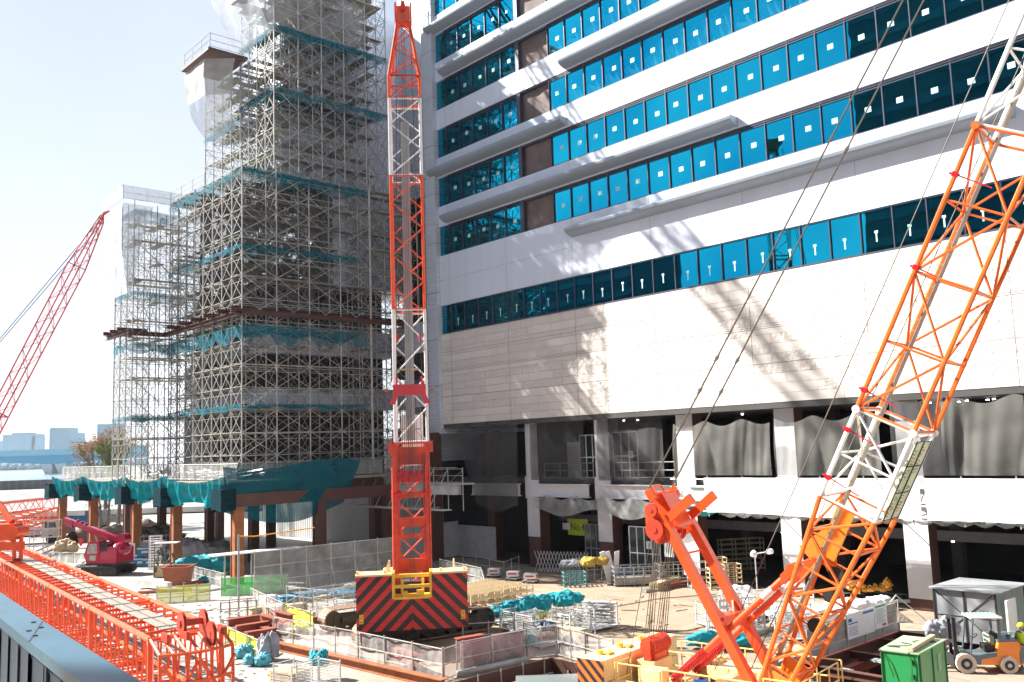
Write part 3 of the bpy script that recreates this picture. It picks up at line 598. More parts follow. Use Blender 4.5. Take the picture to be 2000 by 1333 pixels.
# derrick jib on the crown of the scaffold: it throws the long lattice shadow across the facade
jt=T('derrick_jib','lattice derrick jib on top of the tallest scaffold block, above the picture','crane','F',(-6,16,50))
def jib(p,q,w,st,rc,rl,nm):
    p,q=Vector(p),Vector(q); d=(q-p).normalized(); L=d.cross(Vector((0,0,1))).normalized(); N=L.cross(d); ch=MB(); la=MB(); n=int((q-p).length/st)
    cs=[L*a_+N*b_ for a_,b_ in ((-w,-w),(w,-w),(w,w),(-w,w))]
    for c in cs: ch.bar(p+c,q+c,rc,6)
    for k in range(n):
        for i in range(4): a_,b_=(cs[i],cs[(i+1)%4]) if k%2 else (cs[(i+1)%4],cs[i]); la.bar(p+d*(k*st)+a_,p+d*((k+1)*st)+b_,rl,5)
    s_=ch.build(nm,M['redor2'],jt); la.build('lacing',M['redor2'],s_)
jib((-4.6,14.0,49.2),(-17.5,31,57.4),.85,1.7,.16,.09,'jib_section'); jib((-5.4,13.4,49.6),(-12.2,12,62),.6,1.5,.12,.07,'mast_section')
a=MB(); a.bar((-12.2,12,62),(-17.5,31,57.4),.05,5); a.bar((-12.2,12,62),(-14,22,55.2),.05,5); a.build('pendant_line',M['rope'],jt)
# ------------------------------------------------------------------ staging deck on rust columns under the scaffold
def fobj(a,name,mt,lab,cat,group=None,smooth=False,kind=None):
    # mesh given in facade coordinates, linked as one thing
    c=[sum(q[i] for q in a.v)/len(a.v) for i in range(3)]; c[2]=min(q[2] for q in a.v)
    a.v=[(q[0]-c[0],-(q[1]-c[1]),q[2]-c[2]) for q in a.v]; a.f=[tuple(reversed(f)) for f in a.f]
    o=a.build(name,mt,smooth=smooth); o.location=F(*c); o.rotation_euler=(0,0,-TH)
    if lab: tagm(o,lab,cat,group)
    if kind: o['kind']=kind
    return o
def wobj(a,name,mt,lab,cat,group=None,smooth=False):
    c=[sum(q[i] for q in a.v)/len(a.v) for i in range(3)]; c[2]=min(q[2] for q in a.v)
    a.v=[(q[0]-c[0],q[1]-c[1],q[2]-c[2]) for q in a.v]
    o=a.build(name,mt,smooth=smooth); o.location=c; tagm(o,lab,cat,group); return o
WD=17.2
cv=[toF(atW(px,1000,WD))[0] for px in (120,180,264,342,461)]
sd=T('staging_deck','raised steel staging deck on rust brown columns carrying the scaffold','staging deck','F',(-20,10,0))
a=MB(); a.box(cv[0]-1,-4.3,3,WD+.3,6.95,7.15); a.build('deck_plate',M['deck'],sd)
for w in (WD,12.5,8,4): a=MB(); a.ibeam((cv[0]-1,w,6.35),(-4.4,w,6.35),.4,.95,.05); a.build('girder',M['brown'],sd)
for i,v in enumerate(cv):
    for j,w in enumerate((WD-.1,10.4,4.2)):
        if i==0 and j==2: continue
        a=MB(); a.box(v-.36,v-.30,w-.36,w+.36,0,5.4); a.box(v+.30,v+.36,w-.36,w+.36,0,5.4); a.box(v-.30,v+.30,w+.22,w+.30,0,5.4); a.box(v-.30,v+.30,w-.3,w-.22,0,5.4); a.build('column',M['rustcol' if j==0 else 'brown'],sd)
    a=MB(); a.beam((v,WD+1.2,5.85),(v,3.4,5.85),.5,.9); a.build('cross_girder',M['brown'],sd)
rail('railing','long pale railing with netting along the edge of the staging deck',[(cv[0]-2,WD-.6,7.2),(-4.6,WD-.6,7.2),(-4.6,4,7.2)],1.25,net='greynet',posts=1.1)
rr=MB()
for k in range(26):
    v=-30+k; 
    rr.bar((v,WD-1.2+.5*math.sin(k*2.1),7.45+.3*(k%3)),(v+2.6,WD-2+.6*math.sin(k*1.3),7.5+.25*((k+1)%3)),.05,5)
fobj(rr,'loose_scaffold_pipes',M['galv'],'loose grey scaffold pipes lying along the edge of the staging deck','pipes')
tnames=['far end','second bay','third bay','fourth bay','bay nearest the corner']
for i,v in enumerate(cv):   # wrapped girder ends
    a=MB(); a.grid(lambda u,t:(v+(.8 if i<4 else .8)*(-1 if u<.25 else (1 if u>.75 else (u-.5)*4))*(1+.04*math.sin(t*9+i)),WD+.35+(1.15 if .2<u<.8 else 1.15*(u*5 if u<=.2 else (1-u)*5)),6.7-1.5*t+.08*math.sin(u*9+i)),16,6)
    a.box(v-.72,v+.72,WD+.35,WD+1.4,6.62,6.70)
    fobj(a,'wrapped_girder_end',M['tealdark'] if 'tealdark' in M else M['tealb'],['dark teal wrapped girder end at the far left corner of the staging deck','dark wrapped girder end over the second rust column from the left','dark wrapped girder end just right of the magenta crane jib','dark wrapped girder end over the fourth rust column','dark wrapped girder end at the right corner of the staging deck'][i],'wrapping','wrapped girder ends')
    v0=cv[i]; v1=cv[i+1] if i<4 else -4.2
    if i<4:
        a=MB(); ph=i*2.
        a.grid(lambda u,t:(v0+(v1-v0)*u,WD+1.0+.22*math.sin(u*31+ph)*(.3+t)+.1*math.sin(u*67+t*6)-.6*t,7.55-.45*math.sin(u*math.pi)*(1-t)-(2.05+.25*math.sin(u*12+ph))*t),48,8)
        fobj(a,'hanging_net',M['tealh'],'bright teal net hanging from the staging deck edge, '+['between first and second rust columns','between second and third rust columns','right of the magenta jib','between the two columns nearest the corner'][i],'net','teal nets hung along the staging deck',smooth=True)
a=MB(); a.grid(lambda u,t:(-3.6+.35*math.sin(u*9+t*3)*t+.5*t*(1-t),WD+1.0-(11.5-1.5*t)*u,8.3-.3*math.sin(u*6)*(1-t)-(3.2+1.1*math.sin(u*math.pi))*t),36,12)
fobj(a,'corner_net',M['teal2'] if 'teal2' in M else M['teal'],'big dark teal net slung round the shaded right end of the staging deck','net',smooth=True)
# walkway bracketed off the wing
wk=T('bracket_walkway','grey bracketed walkway with railing crossing behind the tall crane base','walkway','F',(0,3,6.2))
a=MB(); a.box(-7.5,5.2,2.2,3.4,6.3,6.42); a.build('deck_boards',M['lgrey'],wk)
a=MB(); a.ibeam((-6.5,3.2,5.9),(4.4,3.2,5.9),.3,.7,.03); a.build('edge_beam',M['colw'],wk)
a=MB(); a.box(-7.5,5.8,4.9,5.7,4.55,4.62); a.build('lower_boards',M['lgrey'],wk)
a=MB(); b=MB()
for k in range(8):
    v=-7.3+k*1.8; a.bar((v,3.4,4.4),(v,3.4,7.6),.04); 
    if k<7: b.bar((v,3.4,7.5),(v+.4,5.6,4.6),.035); b.bar((v,3.4,6.4),(v+1.8,3.4,7.4),.02)
for z in (7.5,7.0,6.5): a.bar((-7.4,3.4,z),(5.3,3.4,z),.03)
a.build('railing',M['galv'],wk); b.build('brace',M['galv'],wk)
a=MB()
for k in range(5): v=-7.2+k*2.4; a.bar((v,3.4,7.6),(v+2.2,3.4,9.4 if k<2 else 7.6),.03); a.bar((v,5.2,4.6),(v,3.4,4.6),.03)
a.build('brace',M['galv'],wk)
# columns and shaded clutter under the wing
for i,(v,w) in enumerate([(-1.9,.6),(-8.6,2),(-13,-1),(.8,-3.6)]):
    a=MB(); a.box(v-.45,v+.45,w-.45,w+.45,0,10.4 if i!=1 else 7.3); fobj(a,'steel_column',M['brown'],['brown steel column just right of the tall crane boom','brown column in the shade left of the tall crane boom','dark column deep in the shade under the staging deck','brown column behind the dark sloping net'][i],'column')
a=MB(); a.box(-45,3.2,-6.6,-6.4,0,10.3); fobj(a,'shade_backdrop',M['interior'],'dark backdrop added for the shade in the open bays under the white wing','wall')  # dark plane added to stand for the shade under the wing
a=MB(); a.box(-40,-6,-3.4,-3,0,7.2); fobj(a,'dark_hoarding',M['corr'],'dark corrugated hoarding at the back under the staging deck','hoarding')
a=MB(); a.box(-2.8,-2.72,-2.4,3.6,0,2.9); a.box(-2.72,2.2,-2.4,-2.3,0,2.6); fobj(a,'grey_hoarding',M['lgrey'],'pale grey hoarding standing behind the tall crane base','hoarding')
# ------------------------------------------------------------------ mesh curtains of the open storeys
def curtain(px0,px1,z0,z1,lab,mt,w=.25,amp=.12,flare=0,grp='mesh curtains hung in the open storeys',sag=0,k=1.0):
    v0=toF(atW(px0,880,w))[0]; v1=toF(atW(px1,880,w))[0]; L=v1-v0; ph=rnd.uniform(0,6); a=MB()
    a.grid(lambda u,t:(v0+L*u+flare*t*(1-u),w+amp*(1.9*abs(math.sin(u*L*.9*k+ph+1.6*math.sin(u*L*.47+ph)+t*.9*math.sin(u*5+ph)))**.55+.7*math.sin(u*L*3.1*k+2.3*math.sin(u*L*.8)+t*2.7)+.22*math.sin(u*L*9+3*math.sin(u*L)+t*3))*(.3+.9*t*(1.2-t))+.3*sag*t,z1+(z0-z1)*t-sag*math.sin(u*math.pi*max(1,round(L/7)))**2*t-.35*abs(math.sin(u*L*1.15+ph))**1.5*(1-t)),int(L*12)+6,12)
    return fobj(a,'mesh_curtain',M[mt],lab,'net',grp,smooth=True)
curtain(1318,1508,6.9,10.2,'pale net curtain bulging left of the column with yellow stains','creamnet',k=.6,amp=.18)
curtain(1516,1722,6.9,10.2,'pale net curtain between the stained column and the tilted boom','creamnet',k=.6,amp=.18)
curtain(1745,1850,6.9,10.9,'darker grey net curtain just right of the tilted boom','darknet',k=.5)
curtain(1846,2010,6.9,10.7,'cream net curtain at the right edge of the picture','creamnet',k=.5,amp=.2)
curtain(1036,1142,6.5,11.0,'dark net curtain over the upper bay beside the white double door','darknet',w=-.6,amp=.05)
curtain(1168,1296,6.5,11.0,'dark net curtain with light streaks left of the mast head','darknet',w=-.6,amp=.08)
curtain(893,1012,4.6,11.0,'big dark net sloping down beside the corner column','darknet',w=.1,amp=.06,flare=2.6,sag=.5)
curtain(1040,1300,4.55,5.5,'grey net sagging below the white edge beams','greynet',w=.15,amp=.1,sag=.55)
# white tarpaulin screens on a projecting scaffold
def screen(px0,px1,z0,z1,w,lab):
    v0=toF(atW(px0,960,w))[0]; v1=toF(atW(px1,960,w))[0]; L=v1-v0; a=MB(); ph=rnd.uniform(0,6)
    a.grid(lambda u,t:(v0+L*u,w+.05*math.sin(u*L*1.3+t*2+ph)+.03*math.sin(u*L*4.1+t*5),z1+(z0-z1)*t+.05*math.sin(u*L*.7)*t),int(L*3),8)
    a.grid(lambda u,t:(v0+L*u,w-.02+.05*math.sin(u*L*1.3+t*2+ph)+.03*math.sin(u*L*4.1+t*5),z1+(z0-z1)*t+.05*math.sin(u*L*.7)*t),int(L*3),8)
    fobj(a,'white_screen',M['banner'],lab,'tarpaulin','white screens along the first floor',smooth=True); return v0,v1
s0=screen(1377,1796,4.85,6.85,2.3,'long white tarpaulin screen left of the tilted boom'); s1=screen(1806,2060,4.85,6.85,2.3,'white tarpaulin screen running out of the right edge of the picture')
a=MB(); v0=toF(atW(1312,960,2.1))[0]
for z in (6.75,6.3,5.6,4.9): a.bar((v0,2.15,z),(s0[1]+3,2.15,z),.035)
for k in range(9): v=v0+.3+k*2.4; a.bar((v,2.15,4.6),(v,2.15,6.95),.035); a.bar((v,2.15,5.0),(v,-.4,5.0),.035); a.bar((v,2.15,4.9),(v+.9,2.15,6.7),.025)
fobj(a,'projecting_scaffold',M['galv'],'light tube scaffold carrying the white screens, bare at its left end','scaffold')
a=MB(); a.grid(lambda u,t:(v0+.2+2.6*u,2.0-1.6*t,5.0-.5*math.sin(t*3.1)*math.sin(u*3)),10,8); fobj(a,'safety_net',M['tealb'],'small teal net under the bare end of the projecting scaffold','net')
a=MB(); v1=s0[0]+.5
a.grid(lambda u,t:(v1+(s1[1]-v1)*u,1.9-1.2*t,4.75-.25*abs(math.sin(u*60))*math.sin(t*3.1)),80,5); fobj(a,'safety_net',M['greynet'],'thin grey net strip below the long white screens','net')
# lit lamps under the soffits, doors, rails of the open storeys
for k,(v,w,z) in enumerate([(13.4,-3,10.6),(16.6,-2.2,10.6),(17.2,-3.0,10.6),(22,-2,10.6),(25.5,-3.5,10.6),(29.5,-2,10.6),(33,-4,10.6),(38,-2.2,10.6),(39,-3.4,10.6),(39.8,-2.4,10.6),(40.6,-3,10.6),(41.2,-2.2,10.6),(28.6,-1.8,4.9),(27.5,-4,3.2),(37.9,-2.4,5.4),(37.8,-4,3.2)]):
    a=MB(); a.disc((v,w,z),(0,0,1),.07,.05,8); l_=a.build('ceiling_lamp',M['lamp'],bld)
def door(v,w,z,wd,h,lab,n=4,mt='signw'):
    t=T('glazed_door',lab,'door','F',(v,w,z)); a=MB()
    for i in range(n+1): x=v+wd*i/n; a.box(x-.04,x+.04,w,w+.05,z,z+h)
    for f in (0,.48,1): a.box(v,v+wd,w+.003,w+.047,z+(h-.06)*f,z+(h-.06)*f+.07)
    a.build('frame',M[mt],t); b=MB(); b.box(v,v+wd,w+.02,w+.03,z,z+h); b.build('glass',M['glassd'],t); return t
door(13.0,-1.4,6.6,1.9,3.1,'white framed upper door in the second open bay',3); door(16.4,-1.2,6.6,2.2,3.2,'white framed upper door with a small notice, third open bay',3)
door(12.6,-2.0,.02,2.2,3.3,'dark grid door behind the folding white gate',4,'grey')
dn=door(17.5,-1.2,.02,2.6,3.4,'tall white framed door with a notice in the third bay',4)
def notice(v,w,z,wd,h,lab,txt=None,col='signw',tcol='bluesign'):
    t=T('notice_board',lab,'sign','F',(v,w,z)); a=MB(); a.box(v-wd/2,v+wd/2,w,w+.03,z,z+h); a.build('board',M[col],t)
    if txt: text('lettering',txt,h*.6,M[tcol],t,(0,-.036,h/2),(math.pi/2,0,0))
    return t
notice(19.3,-1.05,2.0,.45,.5,'small white notice reading 1 on the tall door','1')
notice(18.1,-1.05,8.0,.45,.5,'small white notice reading 2 on the upper door','2')
notice(21.0,-1.0,1.6,.75,1.4,'white notice sheet on the wall between door and column')
notice(10.9,-3.0,2.3,2.1,1.2,'lime green sign reading No.4 in the dark bay','No.4','limes','dark')
notice(9.9,-2.8,2.7,.8,.5,'small white sign left of the green No.4 sign')
rail('railing','grey railing on the mezzanine of the second open bay',[(9.6,-1.0,6.6),(14.6,-1.0,6.6)],1.1); rail('railing','grey railing on the mezzanine of the third open bay',[(16.6,-1.0,6.6),(21.8,-1.0,6.6)],1.1)
a=MB(); a.box(10.0,12.4,-3.2,-3.1,6.6,9.2); fobj(a,'site_cabin_wall',M['signw'],'pale cabin wall standing on the mezzanine behind dark netting','cabin')
# ------------------------------------------------------------------ lattice helper
def lattice(O,d,L,N,w,h,t0,t1,step,rc,rl,ch,la,w2=None,h2=None,ends=True,faces=15,double=False):
    """O start of axis line on the L=0,N=0 corner; corners at (0|w)*L+(0|h)*N"""
    w2=w if w2 is None else w2; h2=h if h2 is None else h2; n=max(1,round((t1-t0)/step))
    def cor(i,t):
        f=(t-t0)/(t1-t0); ww=w+(w2-w)*f; hh=h+(h2-h)*f; cl=w/2*0+((w if True else 0)-ww)/2; cn=(h-hh)/2
        return O+d*t+L*(cl+(ww if i in (1,2) else 0))+N*(cn+(hh if i in (2,3) else 0))
    for i in range(4): ch.bar(cor(i,t0),cor(i,t1),rc,7)
    for fi,(i,j) in enumerate(((0,1),(1,2),(2,3),(3,0))):
        if not faces>>fi&1: continue
        for k in range(n):
            ta=t0+(t1-t0)*k/n; tb=t0+(t1-t0)*(k+1)/n; p,q=(i,j) if (k+fi)%2==0 else (j,i)
            la.bar(cor(p,ta),cor(q,tb),rl,5,cap=False)
            if double: la.bar(cor(i,ta),cor(j,ta),rl*.9,5,cap=False)
        if ends: la.bar(cor(i,t0),cor(j,t0),rl*1.2,5); la.bar(cor(i,t1),cor(j,t1),rl*1.2,5)
    return cor
def V(x,y,z): return Vector((x,y,z))
X_,Y_,Z_=V(1,0,0),V(0,1,0),V(0,0,1)
def ring(mb,c,ax,r,rt,n=20):
    c=Vector(c); ax=Vector(ax).normalized(); u=ax.cross(Z_ if abs(ax.z)<.9 else X_).normalized(); w=ax.cross(u)
    pts=[c+(u*math.cos(2*math.pi*i/n)+w*math.sin(2*math.pi*i/n))*r for i in range(n+1)]
    return mb.path(pts,rt,4)
def sheave(mb,c,ax,r,th):
    ax=Vector(ax).normalized(); c=Vector(c)
    mb.disc(c-ax*th*.35,ax,r,th*.3,18); mb.disc(c+ax*th*.35,ax,r,th*.3,18); mb.disc(c,ax,r*.82,th*.5,18); mb.disc(c,ax,r*.3,th*1.3,10)
def track(root,cx,cy,rz,L=7.3,W=.95,Hh=1.15,mt='pad'):
    r=Hh/2; a=MB(); n=int((2*(L-2*r)+2*math.pi*r)/.30)
    per=2*(L-2*r)+2*math.pi*r
    for i in range(n):
        s=per*i/n; S=L-2*r
        if s<S: x,z,nx,nz=-S/2+s,Hh,0,1
        elif s<S+math.pi*r: t=(s-S)/r; nx,nz=math.sin(t),math.cos(t); x,z=S/2+nx*r,r+nz*r
        elif s<2*S+math.pi*r: x,z,nx,nz=S/2-(s-S-math.pi*r),0.0,0,-1
        else: t=math.pi+(s-2*S-math.pi*r)/r; nx,nz=math.sin(t),math.cos(t); x,z=-S/2+nx*r,r+nz*r
        N=V(nx,0,nz); Tt=V(nz,0,-nx); c=V(x,0,z+.07)-N*.05
        a.obox(c,Tt*.137,Y_*W/2,N*.03); a.obox(c+N*.045,Tt*.02,Y_*W/2,N*.02)
    t_=a.build('track_shoes',M[mt],root); t_.location=(cx,cy,0); t_.rotation_euler=(0,0,rz)
    b=MB(); b.box(-L/2+r*1.0,L/2-r*1.0,-.28,.28,.3,.88); b.box(-L/2+1,L/2-1,-.4,.4,.45,.8)
    for s in (-1,1): b.disc((s*(L/2-r-.02),0,r+.07),Y_,r-.12,.5,18)
    for k in range(9): b.disc((-L/2+r+.5+k*(L-2*r-1)/8,0,.27),Y_,.17,.5,12)
    f_=b.build('track_frame',M['dark'],t_)
    return t_
# ------------------------------------------------------------------ crane in the middle
O1=V(-5.26,45.9,0); c1=T('crawler_crane','crawler crane seen from behind with striped red and black counterweight and upright boom','crane','L',O1,R(5.4))
def c1b(a,n,m,p=None,**k): return a.build(n,M[m],p or c1,**k)
track(c1,.55,-1.35,R(28.2)); track(c1,-1.5,2.9,R(28.2))
a=MB(); a.obox((-.3,.9,.75),(1.2,.5,0),(-1.6,2.6,0),(0,0,.25)); a.disc((0,0,1.05),Z_,1.1,.3,24); c1b(a,'undercarriage','dark')
a=MB(); YC=-4.75
a.box(-2.46,-.88,YC,YC+1.25,2.48,3.5); a.box(.88,2.46,YC,YC+1.25,2.48,3.5); a.box(-2.46,2.46,YC,YC+1.25,1.13,2.478)
cw=c1b(a,'counterweight','chev')
for x0,x1,xs in ((-2.5,-.86,(-2.4,-1.2)),(.86,2.5,(1.3,2.35))):
    a=MB(); a.box(x0,x1,YC-.01,YC+1.26,3.5,3.58)
    for x in xs: a.box(x-.06,x+.06,YC+.2,YC+.4,3.58,3.72)
    c1b(a,'cover_plate','cream',cw)
a=MB()
for z in (1.48,2.0,2.9): a.box(-2.465,2.465 if z<2.4 else -.87,YC-.004,YC-.0005,z,z+.012); 
a.box(.87,2.465,YC-.004,YC-.0005,2.9,2.912); c1b(a,'joint_line','black',cw)
for x in (-2.24,2.24):
    a=MB(); a.box(x-.09,x+.09,YC-.012,YC-.004,1.48,1.88); s=c1b(a,'warning_plate','yellow',cw); a=MB(); ring(a,(x,YC-.014,1.76),Y_,.045,.008,12); a.box(x-.05,x+.05,YC-.016,YC-.012,1.54,1.57); c1b(a,'marking','black',s)
a=MB()
for x in (-.83,.83): a.box(x-.05,x+.05,YC-.05,YC+1.0,2.5,3.62)
a.box(-.78,.78,YC-.04,YC+1.0,2.46,2.56); a.box(-.78,.78,YC-.04,YC+.08,2.95,3.08); a.box(-.45,-.2,YC+.1,YC+.5,2.56,2.75); a.box(.2,.5,YC+.05,YC+.4,2.56,2.8); a.box(-.78,.78,YC+.7,YC+.9,3.3,3.45)
for x in (-.5,.42): a.box(x,x+.12,YC+.3,YC+.42,2.56,3.3)
c1b(a,'winch_frame','yellow',cw)
a=MB(); a.box(-1.55,1.55,-3.4,2.2,1.2,1.9); a.box(-1.55,-.95,-3.4,1.5,1.9,3.1); a.box(.95,1.55,-3.4,.2,1.9,3.1); a.bar((1.9,-4.0,3.6),(1.9,-4.0,4.05),.04); a.hexa([(-1.25,YC+.6,3.5),(-.95,YC+.6,3.5),(-.95,YC+.8,3.5),(-1.25,YC+.8,3.5),(-1.05,YC+.6,4.1),(-.98,YC+.6,4.1),(-.98,YC+.8,4.1),(-1.05,YC+.8,4.1)]); c1b(a,'machine_deck','cream')
a=MB(); a.disc((0,-2.6,2.4),X_,.5,1.4,18); a.disc((0,-1.2,2.3),X_,.45,1.4,18); c1b(a,'winch_drum','dark')
# mast
a=MB()
for s in (-1,1):
    a.beam((s*.80,-2.4,2.3),(s*.80,-1.6,9.3),.24,.34,up=(0,1,0)); a.beam((s*.60,-2.2,2.5),(s*.62,-1.5,9.2),.10,.20,up=(0,1,0)); a.bar((s*.88,-2.6,2.8),(s*.88,-1.9,8.2),.05)
a.beam((-.7,-2.1,3.6),(.7,-2.1,3.6),.2,.62); a.beam((-.7,-2.0,4.95),(.7,-2.0,4.95),.18,.2); a.beam((-.7,-1.9,5.6),(.7,-1.9,5.6),.24,.45); a.beam((-.85,-1.8,6.9),(.85,-1.8,6.9),.22,.3); a.beam((-.7,-1.55,8.75),(.7,-1.55,8.75),.18,.85)
a.beam((-.5,-2.2,3.3),(-.85,-2.4,2.5),.12,.12); a.beam((.5,-2.2,3.3),(.85,-2.4,2.5),.12,.12)
for s in (-1,1):
    for z,q in ((4.85,-1),(4.2,1),(5.4,1)): a.beam((s*.66,-2.05,z),(s*.42,-2.05,z-q*.25),.1,.12)
    a.box(s*.98-.1,s*.98+.1,-1.8,-1.4,8.9,9.45)
ms=c1b(a,'mast','redor')
a=MB()
for s in (-1,1): a.disc((s*.72,-1.9,6.95),X_,.16,.5,14); a.hexa([(s*.75-.16,-2.05,6.0),(s*.75+.16,-2.05,6.0),(s*.75+.16,-1.8,6.0),(s*.75-.16,-1.8,6.0),(s*.75-.1,-2.0,6.8),(s*.75+.1,-2.0,6.8),(s*.75+.1,-1.8,6.8),(s*.75-.1,-1.8,6.8)])
c1b(a,'mast_bracket','red',ms)
a=MB(); a.box(-.5,.5,-1.95,-1.75,7.5,8.05)
for x in (-.55,-.3,0,.3,.55): sheave(a,(x,-1.85,7.75),X_,.30,.12)
c1b(a,'sheave_block','red',ms)
a=MB(); zb=11.45
a.box(-.8,.8,-1.7,-1.5,zb+.25,zb+.78); 
for s in (-1,1): a.prism([(s*.8,-1.7,zb+.25),(s*1.0,-1.7,zb-.15),(s*.72,-1.7,zb-.2),(s*.55,-1.7,zb+.26)],(0,.2,0)); a.box(s*1.1-.12,s*1.1+.12,-1.64,-1.56,zb+.44,zb+.52); a.bar((s*.62,-1.6,zb+.7),(s*.62,-1.6,zb+1.15),.06,8)
for x in (-.35,0,.35): a.disc((x,-1.71,zb+.5),Y_,.09,.06,12)
c1b(a,'bridle_block','red')
a=MB()
for i,x in enumerate((-.55,-.42,-.3,-.2,-.08,0,.1,.2,.33,.55)): a.bar((x,-1.85,7.9),(x*.85+.03*(i%2),-1.6,zb+.3),.014,4,cap=False)
for x in (-.62,.62): a.bar((x,-1.6,zb+1),(x*.62,1.4,32.5),.022,4,cap=False)
for x in (-.1,.0,.08): a.bar((x,-2.6,2.6),(x,1.0,32.7),.014,4,cap=False)
c1b(a,'rope','rope')
for z in (14.4,):
    a=MB()
    for x in (-.62,.62): a.bar((x*.93,-.95,z),(x*.93,-.9,z+.4),.07,7)
    c1b(a,'rope_socket','red')
ox=V(-.825,1.05,0)
def sec(z0,z1,mt,w=1.65,h=1.5,w2=None,h2=None,name='boom_section',step=1.55,r=.085):
    ch=MB(); la=MB(); O=V(-w/2,1.8-h/2,0)
    lattice(O,Z_,X_,Y_,w,h,z0,z1,step,r,.042,ch,la,w2,h2)
    s=ch.build(name,M[mt],c1); la.build('lacing',M[mt],s); return s
sec(1.7,9.4,'redor'); sec(9.45,16.35,'whitep'); sec(16.4,23.6,'redor2'); sec(23.65,27.9,'whitep'); sec(27.95,29.2,'redor2'); sec(29.2,32.5,'redor2',w2=.62,h2=.7,step=.8)
a=MB(); a.box(-.36,.36,1.4,2.2,32.45,33.35); 
for s in (-1,1): a.box(s*.42-.05,s*.42+.05,1.3,2.3,32.6,33.5)
hd=c1b(a,'boom_head','redor2'); a=MB(); sheave(a,(0,1.3,33.3),X_,.32,.2); sheave(a,(.2,2.2,33.1),X_,.3,.12); c1b(a,'sheave','red',hd)
a=MB()
for z0,z1 in ((9.4,27),):
    a.box(-.28,.18,2.2,2.24,z0,z1)
c1b(a,'ladder_panel','grey')
a=MB(); a.box(-.55,.6,2.6,2.64,8.2,10.9); c1b(a,'banner_board','banner')
a=MB(); a.beam((-.6,1.0,13.2),(.45,1.0,13.2),.12,.1); a.beam((-.6,1.0,10.1),(.5,1.0,10.1),.08,.06); c1b(a,'cross_tie','woodl')
# ------------------------------------------------------------------ tilted crane at right
OC=V(6.17,26.5,0); AZ=-.685; c2=T('crawler_crane','cream crawler crane at lower right with huge tilted orange and white lattice boom','crane','L',OC,AZ)
def c2b(a,n,m,p=None,**k): return a.build(n,M[m],p or c2,**k)
INC=1.1033; dB=V(math.cos(INC),0,math.sin(INC)); nB=V(math.sin(INC),0,-math.cos(INC)); WB=1.82; HB=1.49; OB=V(2.97,-WB/2,7.47)
def sec2(t0,t1,mt,step=1.25,w=WB,h=HB,w2=None,h2=None,r=.062,**k):
    ch=MB(); la=MB(); lattice(OB,dB,Y_,nB,w,h,t0,t1,step,r,.036,ch,la,w2,h2,double=True,**k); s=ch.build('boom_section',M[mt],c2); la.build('lacing',M[mt],s)
    pn=MB()
    for i in (0,1):
        for j in (0,1): p=OB+dB*t1+Y_*(WB*i)+nB*(HB*j); pn.disc(p,Y_,.10,.16,12)
    pn.build('pin',M[mt],s)
    return s
w0_,h0_=1.35,.5; ch=MB(); la=MB(); Ob=OB+nB*(HB-h0_)/2+Y_*(WB-w0_)/2
lattice(Ob,dB,Y_,nB,w0_,h0_,-6.7,0,.95,.066,.038,ch,la,WB,HB,double=True); base=ch.build('boom_section',M['orange'],c2); la.build('lacing',M['orange'],base)
a=MB()
for t_,y_ in ((-3.6,1.3),(-2.7,1.5),(-2.0,1.2)): a.disc(OB+dB*t_+nB*HB*.55+Y_*y_,Y_,.2,.12,18)
a.build('cable_reel',M['black'],base)
ch=MB()
for y in (0,1):
    def cr(t,k): f=(t+6.7)/6.7; ww=w0_+(WB-w0_)*f; hh=h0_+(HB-h0_)*f; return OB+dB*t+Y_*(WB/2+(ww/2)*(1 if y else -1))+nB*(HB/2+hh/2*(1 if k else -1))
    ch.prism([cr(-6.7,0),cr(-6.7,1),cr(-4.9,1),cr(-4.9,0)],(0,-.03 if y else .03,0))
ch.build('foot_plate',M['orangel'],base)
a=MB(); a.prism([OB+dB*-.9+Y_*WB+nB*.1,OB+dB*-1.0+Y_*WB+nB*-.0,OB+dB*-2.0+Y_*WB-nB*.55,OB+dB*-2.2+Y_*WB,OB+dB*-2.0+Y_*WB+nB*.6],(0,-.06,0)); a.prism([OB+dB*-.4+Y_*WB,OB+dB*-.4+Y_*WB+nB*.5,OB+dB*-1.9+Y_*WB+nB*.5,OB+dB*-1.9+Y_*WB],(0,-.1,0)); a.build('lug_plate',M['orangel'],base)
sec2(.02,2.47,'whitep',1.22); sec2(2.5,9.92,'orange',1.86); sec2(9.96,17.4,'whitep',1.86); sec2(17.42,24.8,'orange',1.86); sec2(24.84,32.2,'whitep',1.86); tp=sec2(32.24,39,'orange',1.6,w2=.8,h2=.8)
# walkway ladder strip inside the boom
a=MB(); L0=OB+Y_*1.1+nB*.3
a.beam(L0+dB*-6,L0+dB*30,.30,.03,up=nB); a.build('walkway_strip',M['deck'],c2)
a=MB()
for k in range(120): p=L0+dB*(-6+k*.3)-nB*.03; a.beam(p-Y_*.15,p+Y_*.15,.03,.03)
a.build('walkway_rung',M['grey'],c2)
for t in (.55,1.9,3.0,6.3,8.7): 
    a=MB(); p=OB+dB*t; a.obox(p,dB*.06,Y_*.07,nB*.07); a.bar(p,p+nB*.9+dB*-.1,.018,5); a.bar(p-nB*.15,p+nB*.1,.03,5); a.build('cable_clamp',M['red'],c2)
